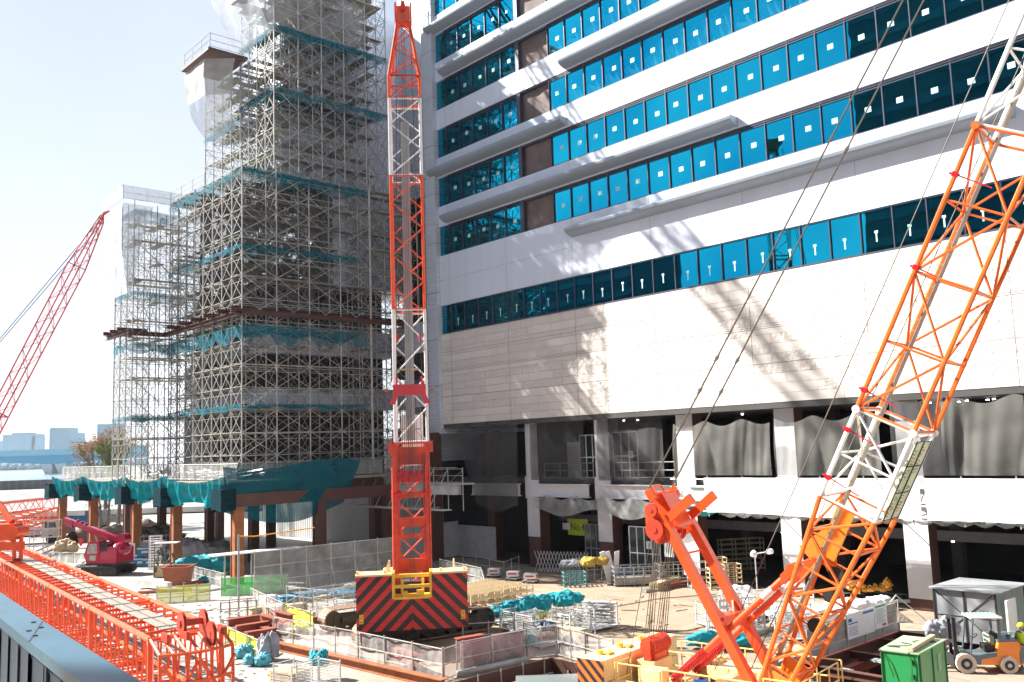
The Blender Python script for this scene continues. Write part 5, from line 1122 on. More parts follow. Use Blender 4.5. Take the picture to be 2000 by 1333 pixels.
for (px,py,rz,s),l_ in zip(pos,lab):
    d_=dup(g0,at(px,py,0),R(rz),l_,(s,s,s))
def heap(px,py,z,rx,ry,rz,lab,mt='tealb',seed=0,cat='cloth',name='cloth_heap',k=3,grp=None):
    p=at(px,py,z); a=MB(); g=random.Random(seed)
    for i in range(k+4): a.crump((p.x+g.uniform(-.6,.6)*rx,p.y+g.uniform(-.6,.6)*ry,z+rz*.6+g.uniform(-.1,.25)*rz),rx*g.uniform(.3,.52),ry*g.uniform(.3,.52),rz*g.uniform(.5,.85),.36,17,seed*9+i)
    return wobj(a,name,M[mt],lab,cat,grp,smooth=True)
heap(622,1300,.55,.5,.45,.4,'rolled teal nets bundled in the near wire cage',seed=1)
heap(975,1205,.55,.9,.6,.35,'teal cloth spilling over the left cages of the storage row',seed=2); heap(1000,1195,.7,.7,.5,.35,'teal cloth heap over the middle of the storage row',seed=3)
heap(1045,1195,.75,.9,.6,.55,'tallest teal cloth heap, over the middle cages of the storage row',seed=4,k=4); heap(1100,1183,.7,1.0,.7,.45,'teal cloth heap at the back right of the storage row',seed=5,k=4)
heap(1068,1235,.5,.6,.5,.3,'dark navy sacks in the near corner cage',mt='navy',seed=6); heap(1052,1222,.55,.4,.4,.3,'pale sacks beside the navy sacks in the corner cage',mt='rags',seed=7)
# bundle of tubes in the right cage
a=MB(); p=at(1168,1222,0)
for k in range(34): 
    z=.2+.16*(k//5)+rnd.uniform(-.03,.03); o=(k%5)*.2-.45; a.bar(p+V(-.55,.3,0)+V(.55,.6,0)*o*.6+Z_*z+V(.1,-.1,0)*o,p+V(.75,-.35,0)+V(.5,.6,0)*o*.7+Z_*(z+rnd.uniform(-.1,.1)),.045,6)
wobj(a,'steel_tubes',M['lgrey'],'pale steel tubes stacked in the right end cage','tubes')
a=MB(); p=at(1120,1236,0)
for k in range(40): q=p+V(rnd.uniform(-.5,.5),rnd.uniform(-.45,.45),rnd.uniform(.2,.9)); a.bar(q,q+V(rnd.uniform(-.4,.4),rnd.uniform(-.4,.4),rnd.uniform(-.1,.1)),.03,5)
wobj(a,'steel_couplers',M['lgrey'],'jumbled pale steel pieces in the cage right of the plant','metal parts')
a=MB(); p=at(1062,1250,0)+Z_*.7
for k in range(60): an=rnd.uniform(0,6.28); e=V(math.cos(an)*.3,math.sin(an)*.25,rnd.uniform(.2,.75)); m=p+e*.5+Z_*.1; a.quad(p+e*.2,m+V(.02,.02,0),p+e,m-V(.02,.02,0))
wobj(a,'dry_plant',M['dryleaf'],'tuft of dry yellow green plant sticking out of the corner cage','plant')
def make_pallet():
    t=T('wood_pallet','x','pallet','L',(0,0,0),0,'pale pallets stacked beside the striped crane'); a=MB()
    for z in (.3,.02): 
        for k in range(5): a.box(-.55,.55,-.55+k*.26,-.55+k*.26+.06,z,z+.03)
    a.build('board',M['woodl'],t); b=MB()
    for x in (-.53,0,.47):
        for y in (-.53,0,.47): b.box(x,x+.07,y,y+.07,.05,.30)
    b.build('block',M['woodl'],t); return t
pal=make_pallet(); first=True; e1=V(.74,.67,0); e2=V(-.67,.74,0); p0=at(935,1207,0)
for i in range(4):
    for j in range(3):
        for k in range(4):
            l_='%s pale pallet, %s stack from striped crane, %s row'%(['bottom','second','third','top'][k],['nearest','second','third','fourth'][i],['front','middle','back'][j])
            loc=p0+e1*(i*1.15-.4)+e2*(j*1.25)+Z_*(k*.34)
            if first: pal.location=loc; pal.rotation_euler=(0,0,R(42)); pal['label']=l_; first=False
            else: dup(pal,loc,R(42)+rnd.uniform(-.03,.03),l_)
# small trolleys
def make_dolly():
    t=T('dolly','x','trolley','L',(0,0,0),0,'low trolleys by the entrance'); a=MB(); a.box(-.42,.42,-.3,.3,.3,.62); a.build('crate',M['signw'],t)
    a=MB(); a.box(-.30,.30,-.304,-.3005,.42,.52); a.box(.4205,.424,-.2,.2,.42,.52); a.build('stripe',M['tape'],t)
    a=MB(); a.box(-.5,.5,-.36,.36,.16,.2); a.build('platform',M['lgrey'],t)
    for x in (-.4,.4):
        for y in (-.28,.28): a=MB(); a.disc((x,y,.08),Y_,.08,.05,10); a.build('caster',M['black'],t)
    return t
d0=make_dolly(); d0.location=at(966,1128,0); d0['label']='left of the three white crated trolleys with a red stripe'; d0.rotation_euler=(0,0,R(-12))
dup(d0,at(1003,1134,0),R(-15),'middle one of the three white crated trolleys'); dup(d0,at(1037,1139,0),R(-15),'right one of the three white crated trolleys, beside the column')
# folding gate
a=MB(); p,q=at(1045,1119,0),at(1150,1124,0); n=16
for k in range(n):
    A_,B_=p.lerp(q,k/n),p.lerp(q,min(1,(k+2)/n)); C_=p.lerp(q,max(0,(k-1)/n)); 
    a.beam(A_+Z_*.1,B_+Z_*1.55,.05,.02); a.beam(B_+Z_*.1+Y_*.03,A_+Z_*1.55+Y_*.03,.05,.02)
wobj(a,'folding_gate',M['whitep'],'white folding trellis gate in front of the dark bay','gate')
# carts and racks by the building
def framebox(px,py,rz,L,W,Hh,lab,mt,shelves=4,cols=3,name='storage_rack',cat='rack',solid=None):
    t=T(name,lab,cat,'L',tuple(at(px,py,0)),R(rz)); a=MB()
    for i in range(cols+1):
        x=-L/2+L*i/cols
        for y in (-W/2,W/2): a.beam((x,y,0),(x,y,Hh),.06,.06)
    a.build('upright',M[mt],t); b=MB()
    for k in range(shelves+1):
        z=.12+(Hh-.15)*k/shelves
        for y in (-W/2,W/2): b.beam((-L/2,y,z),(L/2,y,z),.05,.05)
        for x in (-L/2,L/2): b.beam((x,-W/2,z),(x,W/2,z),.05,.05)
    b.build('shelf_rail',M[mt],t)
    if solid: c=MB(); c.box(-L/2+.03,L/2-.03,-W/2+.03,W/2-.03,.1,Hh*solid[0]); c.build('load',M[solid[1]],t)
    return t
framebox(1122,1145,5,1.4,.9,.9,'teal tinted mesh cart standing alone in front of the entrance','glassc2',3,4,'mesh_cart','cart'); framebox(1155,1135,20,2.2,1.1,1.5,'cart heaped with yellow ropes behind the teal cart','galvd',4,4,'mesh_cart','cart')
framebox(1245,1142,4,3.1,1.2,1.2,'long grey cage trolley behind the hanging ropes','lgreyd',4,5,'mesh_cart','cart',(.45,'galvd')); framebox(1322,1144,5,2.4,1.2,1.4,'tube rack loaded with scaffold jacks behind the mast leg','galvd',3,4)
framebox(1402,1151,8,1.1,.7,1.9,'tall pale panel trolley with rounded rails','woodl',6,1,'panel_trolley','trolley'); framebox(1430,1150,8,1.0,.8,1.5,'low panel trolley right of the tall pale one','woodl',5,2,'panel_trolley','trolley')
framebox(1450,1115,10,3.1,.6,2.2,'cream shelf rack deep in the shaded bay','creamrack',6,3); framebox(1366,1148,8,1.2,.7,1.6,'bare pipe trolley left of the tall panel trolley','lgrey',3,1,'pipe_trolley','trolley')
heap(1160,1105,1.2,1.0,.5,.35,'heap of yellow ropes on the cart','ropey',11,'rope','rope_heap',5)
heap(1118,1108,1.0,.9,.4,.3,'grey rolled sheets lying on the cart by the folding gate','rags',12,'sheets','sheet_rolls',4)
heap(1217,1130,.15,.7,.4,.35,'blue and white bags on the ground by the tall door','bluebag',13,'bag','bag_pile',3); heap(1325,1095,1.1,.7,.5,.4,'pile of red and grey hoses on the tube rack','rags',14,'hoses','hose_pile',4)
a=MB(); p=at(1185,1139,0)
for k in range(3): a.obox(p+V(k*.33,0,1.0),V(.16,0,0)+Z_*.04,Y_*.12,V(-.22 if k<2 else .1,.0,1.0))
wobj(a,'leaning_boards',M['signw'],'white wrapped boards leaning by the door','boards')
# ------------------------------------------------------------------ rails and barriers of the work platform
def gr(px,py): p=at(px,py,0); return tuple(p)
rail('barrier_rail','netted pipe barrier in front of the striped crane',[gr(534,1258),gr(700,1293),gr(865,1333)],1.25,frame='W',net='clearnet',posts=1.6)
rail('barrier_rail','pipe barrier beside the far track of the striped crane, left of it',[gr(490,1190),gr(555,1225),gr(610,1190),gr(692,1178)],1.2,frame='W',net='clearnet',posts=1.6)
rail('barrier_rail','netted barrier with mauve panels right of the pit corner',[gr(893,1322),gr(1030,1292),gr(1088,1283)],1.3,frame='W',net='clearnet',posts=1.5)
rail('barrier_rail','netted barrier running from the pit corner to the cream crane',[gr(1088,1283),gr(1145,1300),gr(1200,1318)],1.3,frame='W',net='clearnet',posts=1.2)
rail('barrier_rail','short barrier by the steps in the middle foreground',[gr(868,1333),gr(905,1318)],1.25,frame='W',net='clearnet',posts=1.2)
rail('barrier_rail','plain rail in front of the wire cages beside the crane track',[gr(905,1268),gr(1005,1262),gr(1088,1240)],1.1,frame='W',posts=1.4)
rail('barrier_rail','grey netted rail right behind the striped counterweight',[gr(860,1128),gr(940,1148),gr(948,1180)],1.25,frame='W',net='greynet',posts=1.8)
rail('barrier_rail','long low rail crossing the shaded yard near the trolleys',[gr(905,1112),gr(985,1130),gr(1014,1118)],1.1,frame='W',posts=2.0)
rail('barrier_rail','rail of blue sheeted area behind the far crane track',[gr(560,1182),gr(640,1192),gr(700,1180)],1.1,frame='W',posts=1.2)
def panel(p,q,z0,z1,lab,mt,th=.08,name='panel',cat='panel',grp=None):
    p,q=Vector(p),Vector(q); d=(q-p); s=Vector((-d.y,d.x,0)).normalized()*th/2; a=MB(); a.hexa([p-s+Z_*z0,q-s+Z_*z0,q+s+Z_*z0,p+s+Z_*z0,p-s+Z_*z1,q-s+Z_*z1,q+s+Z_*z1,p+s+Z_*z1]); return wobj(a,name,M[mt],lab,cat,grp,smooth=True)
off=V(-.1,.25,0)
panel(V(*gr(905,1318))+off,V(*gr(965,1305))+off,.05,1.15,'mauve steel panel nearer the pit steps','mauve'); panel(V(*gr(968,1304))+off,V(*gr(1028,1291))+off,.05,1.25,'mauve steel panel left of the pit corner','mauve')
panel(gr(893,1325),gr(1030,1295),-.0,.28,'grey toe board under the mauve panels','lgreyd')
def ib(p,q,lab,w=.3,h=.35,mt='brown2',name='steel_beam',grp=None,z=0):
    a=MB(); a.ibeam(Vector(p)+Z_*(z+h/2),Vector(q)+Z_*(z+h/2),w,h,.035); return wobj(a,name,M[mt],lab,'beam',grp)
ib(gr(512,1262),gr(868,1346),'long rust steel beam on the ground below the netted barrier',.35,.35,'rustcol'); 
ib(gr(772,1300),gr(818,1318),'short red steel beam behind the netted barrier corner',.4,.45,'brown2',z=.3); ib(gr(892,1300),gr(945,1290),'short red steel beam on top of the mauve panels',.35,.4,'brown2',z=.7)
lb2=['topmost','second','third','fourth','fifth','lowest']
for k in range(6): ib(gr(438+k*8,1246+k*7-(k%2)*14),gr(500+k*8,1236+k*7-(k%2)*14),'red oxide steel beam left of the crane track, %s of the pile'%lb2[k],.35,.4,grp='red oxide beams left of the crane track',z=.35*(k%2))
for k in range(4): ib(gr(495+k*14,1242-k*4),gr(530+k*14,1252-k*4),['front','second','third','rear'][k]+' of the upended red oxide beams beside the netted barrier',.35,.5,grp='upended red oxide beams',z=.4*(k%2+.2))
# timber and planks in the pit, pit steelwork
for k,(p,q) in enumerate(((gr(935,1333),gr(1085,1306)),(gr(905,1340),gr(1080,1318)),(gr(1040,1345),gr(1090,1325)))):
    a=MB(); a.beam(Vector(p)-Z_*(.3+.3*k),Vector(q)-Z_*(.3+.3*k),.28,.07); wobj(a,'timber_plank',M['woodl'],['pale plank along the pit edge under the mauve panels','lower pale plank in the pit','short plank end deep in the pit'][k],'plank')
ps=T('pit_steelwork','rust brown steel frames standing in the pit left of the green container','steel frame','F',(40,10,-5))
for v in (39.2,41.2,43.6):
    for w in (6.2,9.2,12.4,15.6,18): a=MB(); a.ibeam((v,w,-4.9),(v,w,-.75),.3,.3,.03) if False else a.box(v-.15,v+.15,w-.15,w+.15,-4.9,-.8); a.build('post',M['brown2'],ps)
for z in (-.6,-2.2,-3.6):
    for v in (39.2,41.2,43.6): a=MB(); a.ibeam((v,4.8,z),(v,18.4,z),.3,.35,.03); a.build('beam',M['brown2'],ps)
    for w in (6.2,9.2,12.4,15.6): a=MB(); a.ibeam((38.6,w,z+.36),(44,w,z+.36),.28,.3,.03); a.build('beam',M['brown'],ps)
for v,w in ((41.3,7.2),(40.2,9.9),(40.0,12.2),(39.6,14.6),(41.5,5.6)): a=MB(); a.box(v-.25,v+.25,w-.2,w+.2,-.2,-.12); a.build('cap_plate',M['capg'],ps)
a=MB()
for k in range(6): a.bar((30.4,19.4+k*1.2,-4.9),(30.4,19.4+k*1.2,.2),.03); a.bar((31.8,19.4+k*1.2,-4.9),(31.8,19.4+k*1.2,-.1),.03); a.bar((30.4,19.4+k*1.2,-.8),(33.6,19.4+k*1.2,-.8),.03)
for z in (-.5,-1.5,-2.5): a.bar((30.4,18.9,z),(30.4,26.5,z),.03); a.bar((31.8,18.9,z),(31.8,26.5,z),.03)
fobj(a,'pit_scaffold',M['galv'],'pipe scaffold down in the pit left of the cream crane','scaffold')
a=MB(); a.box(33.5,45.5,19.6,30,-.35,-.01); fobj(a,'crane_platform',M['deck'],'steel platform over the pit under the cream crane','platform')
# grey-topped van roof at the bottom edge
vn=T('parked_van','grey roofed van at the very bottom edge below the pit scaffold','van','W',tuple(at(1080,1420,-1.2)))
p=at(1078,1345,.35); a=MB()
a.grid(lambda u,t:tuple(p+V(-1.3+2.6*u,-2+4.0*t,.12*math.sin(u*math.pi)**.5*math.sin(max(.02,t)*math.pi)**.3)),12,12); a.build('roof',M['vangrey'],vn,smooth=True); a=MB(); a.box(p.x-1.25,p.x+1.25,p.y-1.95,p.y+1.9,p.z-1.5,p.z); a.build('body',M['red'],vn)
a=MB(); a.box(p.x-1.1,p.x+1.1,p.y+1.9,p.y+1.92,p.z-.6,p.z-.1); a.build('window',M['glassd'],vn)
# deck barrier with notice boards at right
db=T('deck_barrier','barrier of grey panels and white notice boards above the pit at right','barrier','F',(38.4,8,0))
a=MB(); a.ibeam((38.45,4.4,-.32),(38.45,15.5,-.32),.35,.6,.04); a.build('edge_beam',M['brown2'],db)
a=MB(); 
for k in range(7): a.box(38.52,38.58,4.5+k*1.6,6.06+k*1.6,.02,.38)
a.build('toe_board',M['lgreyd'],db)
a=MB(); a.box(38.50,38.55,4.6,12.5,.4,1.25); a.build('mesh_panel',M['deck'],db)
a=MB()
for k in range(8): a.bar((38.6,4.5+k*1.6,0),(38.6,4.5+k*1.6,1.4),.03)
a.bar((38.6,4.4,1.35),(38.6,15.5,1.35),.025); a.bar((38.6,4.4,.85),(38.6,15.5,.85),.02); a.build('rail',M['galv'],db)
a=MB(); a.box(38.62,38.65,6.9,9.3,.35,1.4); nb=a.build('notice_board',M['signw'],db)
a=MB(); a.box(38.62,38.65,5.7,6.85,.4,1.45); nb2=a.build('notice_board',M['signw'],db)
a=MB(); a.box(38.651,38.655,6.95,7.9,1.22,1.32); a.box(38.651,38.655,8.9,9.2,1.05,1.2); a.box(38.651,38.655,8.4,9.2,.95,1.0)
for k in range(5): a.box(38.651,38.655,8.45,9.2,.5+k*.08,.52+k*.08)
a.build('printed_marks',M['bluesign'],nb); a=MB(); a.box(38.651,38.655,5.8,6.75,1.32,1.38)
for k in range(9): a.box(38.651,38.655,5.85+.1*(k%3),6.7,.65+k*.07,.67+k*.07)
a.build('printed_marks',M['greenn2'],nb2); a=MB(); a.box(38.651,38.655,5.85,6.2,.47,.57); a.build('printed_marks',M['tape'],nb2)
heap(1690,1195,.0,1.6,.8,.45,'white tarpaulin heap behind the barrier with notice boards','banner',21,'tarpaulin','tarpaulin_heap',4)
heap(1590,1215,.0,2.2,1.0,.55,'crumpled white sheeting behind the foot of the tilted boom','banner',22,'tarpaulin','tarpaulin_heap',4)
a=MB(); p=at(1700,1182,0)
for k in range(18):
    q=p+V(rnd.uniform(-1.2,1.2),rnd.uniform(-.4,.4),.95+rnd.uniform(-.1,.45)); ring(a,q,V(rnd.uniform(-1,1),rnd.uniform(-1,1),.3),.09,.035,8); a.crump(q-Z_*.15,.2,.16,.13,.4,6,k)
wobj(a,'chain_hoists',M['hooky'],'tangle of orange yellow chain hoists above the notice boards','hoists')
a=MB(); p=at(1745,1215,0)
for k in range(5): a.beam(p+V(-.9+k*.22,0,.9-.05*k),p+V(.6+k*.22,-.3,-.3-.05*k),.05,.05)
for k in range(9): a.beam(p+V(-.85+k*.17,0,.85-.13*k),p+V(-.05+k*.17,-.05,.68-.13*k),.03,.03)
a.beam(p+V(.1,-.3,1.3),p+V(1.6,-.5,-.1),.05,.05); a.beam(p+V(-.25,-.3,.9),p+V(1.2,-.5,-.45),.05,.05); a.beam(p+V(.1,-.3,1.3),p+V(-.25,-.3,.9),.05,.05)
wobj(a,'step_frames',M['lgrey'],'pale metal step frames thrown over the pit edge above the green container','frames')
heap(1838,1245,.6,.8,.6,.5,'grey sacks piled above the green container roof','rags',23,'sacks','sack_pile',5)
# ------------------------------------------------------------------ mesh fence, green and lime barriers
def fence(p,q,h,lab,mt,n,lv=3,name='mesh_fence',ribs=False,low=0):
    p,q=Vector(p),Vector(q); t=T(name,lab,'fence','W',tuple(p)); a=MB()
    for i in range(n+1): x=p.lerp(q,i/n); a.bar(x,x+Z_*(h+.1),.035,6); a.bar(x+Z_*h*.6,x+V(.5,-.9,0),.025,5) if ribs else 0
    a.build('post',M['galv'],t); b=MB()
    for k in range(lv+1): z=low+(h-low)*k/lv; b.bar(p+Z_*z,q+Z_*z,.025,5)
    b.build('rail',M['galv'],t); L=(q-p).length; d=(q-p).normalized(); s=Vector((-d.y,d.x,0))*.04; c=MB()
    c.grid(lambda u,t_:tuple(p.lerp(q,u)+s*(1+1.5*math.sin(u*L*2.1+t_)+math.sin(u*L*6.3))+Z_*(low+(h-low)*t_)),int(L*4)+2,6); c.build('mesh_panel',M[mt],t); return t
pA=at(497,1172,0); fence(V(-17.0,59.2,0),V(-8.6,66.4,0),2.85,'tall grey mesh fence standing behind the striped crane','meshf',6,3,ribs=True)
fence(at(432,1165,0),at(562,1158,0),1.15,'bright green barrier with white slanting stripes left of the mesh fence','greenn',4,2,'green_barrier')
a=MB(); p,q=at(440,1163,0),at(560,1156,0)
for k in range(9): x=p.lerp(q,(k+.3)/9.5); a.beam(x+V(0,-.06,.15),x+V(.45,-.06,1.0),.12,.01)
wobj(a,'slanting_stripes',M['whitep'],'white slanting stripes on the bright green barrier','stripes') if False else None
fence(at(306,1180,0),at(410,1172,0),1.0,'lime yellow netted barrier behind the lying boom','lime',4,3,'lime_barrier')
fence(at(440,1262,0),at(505,1292,0),.9,'lime yellow netted strip right of the lying boom end','lime',3,2,'lime_barrier')
fence(at(552,1222,0),at(607,1240,0),1.1,'lime yellow sheet on the rail left of the crane track','lime',2,2,'lime_barrier')
fence(at(358,1128,0),at(440,1150,0),1.0,'white pipe barrier with grey netting near the brown skip','greynet',4,2,'pipe_barrier')
fence(at(95,1098,0),at(300,1108,0),.9,'low pipe barrier between the rust columns',"greynet",8,1,'pipe_barrier')
# table canopy
t=T('work_canopy','white sheet canopy on dark posts in front of the corner rust column','canopy','W',tuple(at(480,1160,0)))
p=at(437,1158,0); a=MB(); a.obox(p+V(1.9,.9,2.55),V(2.6,1.4,.05),V(-.35,.5,0),Z_*.04); a.build('sheet_roof',M['whitep'],t); a=MB()
for x,y in ((0,.2),(1.6,.9),(3.4,1.9)): a.bar(p+V(x,y,0),p+V(x,y,2.5),.06,6)
a.build('post',M['grey'],t)
a=MB(); a.bar(at(466,1175,0),at(466,1175,0)+Z_*4.1,.07,8); wobj(a,'dark_pole',M['grey'],'dark pole rising in front of the white canopy','pole')
a=MB(); p=at(466,1175,0)+Z_*4.0; a.path([p,p+V(.8,.7,-.1),p+V(4,3.5,.1)],.04,5); wobj(a,'yellow_rope',M['hooky'],'yellow rope strung from the dark pole to the mesh fence','rope')
# skip, mixer, crates, sign, carts at left middle
sk=T('brown_skip','open terracotta coloured skip in the sunlit yard','skip','W',tuple(at(348,1145,0))); p=at(348,1143,0); a=MB()
for s,(x0,x1,y0,y1) in enumerate(((-.9,.9,-.65,-.6),(-.9,.9,.6,.65),(-.9,-.85,-.6,.6),(.85,.9,-.6,.6))): 
    P=[(x0,y0),(x1,y0),(x1,y1),(x0,y1)]; a.hexa([p+V(x*.82,y*.82,0) for x,y in P]+[p+V(x,y,1.25) for x,y in P])
a.hexa([p+V(x,y,.05) for x,y in ((-.7,-.5),(.7,-.5),(.7,.5),(-.7,.5))]+[p+V(x,y,.12) for x,y in ((-.7,-.5),(.7,-.5),(.7,.5),(-.7,.5))]); a.build('shell',M['terra'],sk); a=MB()
for x,y,X,Y in ((0,-.68,.98,.06),(0,.68,.98,.06),(-.93,0,.06,.66),(.93,0,.06,.66)): a.obox(p+V(x,y,1.27),X_*X,Y_*Y,Z_*.06)
a.build('rim',M['terra'],sk)
def crate(px,py,z,lab,mt='blue',s=1.0,grp='blue crates'):
    p=at(px,py,z) if z==0 else at(px,py,0)+Z_*z; t=T('crate',lab,'crate','L',tuple(p),R(12),grp); a=MB()
    for x in (-1,1): a.box(x*.55*s-.03,x*.55*s+.03,-.4*s,.4*s,.0,.75*s)
    for y in (-1,1): a.box(-.52*s,.52*s,y*.4*s-.03,y*.4*s+.03,0,.75*s)
    a.box(-.52*s,.52*s,-.37*s,.37*s,.02,.06); a.build('shell',M[mt],t); a=MB(); a.box(-.58*s,.58*s,-.45*s,-.431*s,.62*s,.72*s); a.box(-.25*s,.25*s,-.442*s,-.431*s,.3*s,.5*s); a.build('rim',M['lgrey'],t); return t
crate(276,1107,0,'lower left blue crate by the third rust column'); crate(293,1107,0,'lower right blue crate by the third rust column',s=.95); crate(284,1106,.8,'blue crate on top of the other two',s=1.05)
st=T('round_sign','white sign with a red ring symbol beside the magenta crane','sign','W',tuple(at(256,1112,0))); p=at(256,1112,0); a=MB(); a.bar(p,p+Z_*1.3,.04); a.bar(p-X_*.4,p+Z_*.9,.03); a.bar(p+X_*.4,p+Z_*.9,.03); a.build('stand',M['lgrey'],st); a=MB(); a.box(p.x-.32,p.x+.32,p.y-.06,p.y-.03,p.z+1.2,p.z+2.1); bo=a.build('board',M['signw'],st); a=MB(); ring(a,p+V(0,-.075,1.72),Y_,.2,.035,20); ring(a,p+V(0,-.075,1.72),Y_,.1,.03,14); a.box(p.x-.2,p.x+.2,p.y-.08,p.y-.061,p.z+1.3,p.z+1.36); a.build('ring_mark',M['tape'],bo)
mx=T('work_machine','cluttered grey site machine under a small pale awning by the fourth rust column','machine','W',tuple(at(322,1128,0))); p=at(322,1128,0); a=MB(); a.box(p.x-.8,p.x+1.0,p.y-.4,p.y+.5,2.55,2.62); a.build('awning',M['whitep'],mx)
a=MB()
for k in range(26): q=p+V(rnd.uniform(-.7,.8),rnd.uniform(-.4,.4),rnd.uniform(.1,2.0)); a.bar(q,q+V(rnd.uniform(-.2,.2),rnd.uniform(-.2,.2),rnd.uniform(.3,.6)),rnd.uniform(.03,.12),7)
for x in (-.7,.8): a.bar(p+V(x,-.3,0),p+V(x,-.3,2.55),.04)
a.build('pipework',M['darkg'],mx); a=MB(); a.obox(p+V(-.2,.1,.5),X_*.6,Y_*.35,Z_*.45); a.build('cabinet',M['woodl'],mx)
framebox(303,1112,8,.9,.5,2.7,'tall white slatted ladder rack beside the blue crates','whitep',12,1,'ladder_rack'); framebox(302,1098,8,2.2,1.2,2.3,'grey generator frame standing on legs behind the blue crates','grey',3,2,'generator_frame','generator',(.8,'grey'))
framebox(88,1085,5,2.6,1.0,3.4,'pale scaffold rack left of the first rust column','lgrey',4,2,'storage_rack','rack')
a=MB(); p=at(330,1150,0); a.beam(p+V(-2.6,.8,.45),p+V(.5,-1.2,.4),.35,.35); wobj(a,'white_beam',M['lgrey'],'pale square steel beam lying in front of the brown skip','beam')
a=MB(); a.bar(at(270,1158,.2),at(375,1152,.2),.12,8); wobj(a,'red_pipe',M['brown2'],'dull red pipe lying in front of the pale square beam','pipe')
heap(300,1060,.6,3.2,1.2,1.0,'dark machinery heap in the shade between the third and fourth columns','darkg',31,'machinery','machinery_heap',7)
heap(405,1090,.3,3.0,1.5,1.0,'grey shrouded materials deep in the shade by the corner column','rags',32,'materials','material_heap',7)
heap(390,1118,.2,2.6,1.0,.8,'dark teal sheet draped low behind the white pipe barrier','tealb',33,'tarpaulin','tarpaulin_heap',4)
heap(650,1168,.0,2.2,.9,.35,'teal blue sheeting spread behind the far crane track','blue2',34,'tarpaulin','tarpaulin_heap',5); heap(590,1175,.0,1.6,.7,.3,'teal blue sheeting left of the far crane track','blue2',35,'tarpaulin','tarpaulin_heap',4)
heap(130,1080,.1,1.3,.8,.8,'pale timber boxes at the foot of the first rust column','woodl',36,'boxes','timber_boxes',3)
heap(478,1285,.0,.55,.45,.4,'teal plastic bags left of the grey wrapped bundle','tealbag',41,'bag','plastic_bags',4); heap(505,1300,.0,.6,.4,.35,'teal and clear plastic bags in front of the grey bundle','tealbag',42,'bag','plastic_bags',4)
heap(525,1290,.0,.6,.5,.75,'grey wrapped bundle among teal plastic bags','rags',43,'bundle','wrapped_bundle',2)
for k in range(4):
    a=MB(); p=at(566,1333,0)+Z_*(.12*k+.1); a.obox(p,V(.55,-.38,0),V(.28,.42,0),Z_*.04); wobj(a,'timber_board',M['woodl'],['lowest','second','third','topmost'][k]+' board of the small stack left of the near wire cage','board','boards stacked left of the near wire cage')
a=MB(); p=at(455,1225,0)
for k in range(26): q=p+V(rnd.uniform(-1.3,1.2),rnd.uniform(-.8,.8),rnd.uniform(0,.5)); a.bar(q,q+V(rnd.uniform(-.8,.8),rnd.uniform(-.6,.6),rnd.uniform(.0,.5)),.03,5)
wobj(a,'scrap_pipes',M['lgrey'],'heap of pale scaffold pipes and netting above the red beams','pipes')
framebox(466,1212,20,1.9,.8,1.1,'low black framed cage behind the heap of pale pipes','galvd',2,4,'mesh_cart','cart')
# white work lamp
t=T('work_lamp','round white work lamp on a pole behind the backstop tubes','lamp','W',tuple(at(1482,1200,0))); p=at(1482,1205,0); a=MB(); a.bar(p,p+Z_*3.3,.035); a.build('pole',M['lgrey'],t); a=MB(); hh=p+V(-.15,-.2,3.15); a.disc(hh,(-.8,-.5,-.1),.2,.2,14,.1); a.disc(hh+V(.9,.1,.1),(.6,.4,0),.14,.25,12); a.bar(hh,hh+V(.9,.1,.1),.03); a.build('lamp_head',M['whitep'],t)
heap(1440,1168,.3,.9,.4,.4,'white bin bags behind the backstop tubes','banner',51,'bag','bag_pile',3)
framebox(1520,1190,10,3.6,1.0,1.0,'pale pipe cradle in the sun behind the boom foot','whitep',4,5,'pipe_cradle','cradle'); framebox(1430,1232,20,2.0,1.2,1.6,'pale cage of scaffold jacks behind the cream handrails','lgrey',5,5,'mesh_cart','cart'); 
a=MB(); p=at(1500,1235,0)
for k in range(60): q=p+V(rnd.uniform(-1.8,1.6),rnd.uniform(-.8,.8),rnd.uniform(0,1.3)); a.bar(q,q+V(rnd.uniform(-.3,.3),rnd.uniform(-.3,.3),rnd.uniform(-.2,.5)),.03,5)
wobj(a,'jack_heap',M['lgrey'],'tangle of steel jacks and couplers between backstop and boom foot','metal parts')
heap(1405,1262,.1,1.6,.8,.4,'teal netting heap behind the cream handrails','tealb',52,'cloth','cloth_heap',5)
# shaded clutter at right
a=MB(); p=F(46,-1.5,0); a.obox(p+Z_*.9,V(1.8,-1.5,0),V(.6,.7,0),Z_*.8); wobj(a,'green_skip',M['green'],'dark green skip in the shade at the right edge','skip')
heap(1955,1215,.2,1.2,.8,.6,'blue sheet crumpled in the shade behind the forklift','bluebag',61,'tarpaulin','tarpaulin_heap',3)
framebox(1965,1290,-9,1.2,.9,1.0,'green tinted mesh cage right behind the forklift','capg',5,6,'mesh_cart','cart')

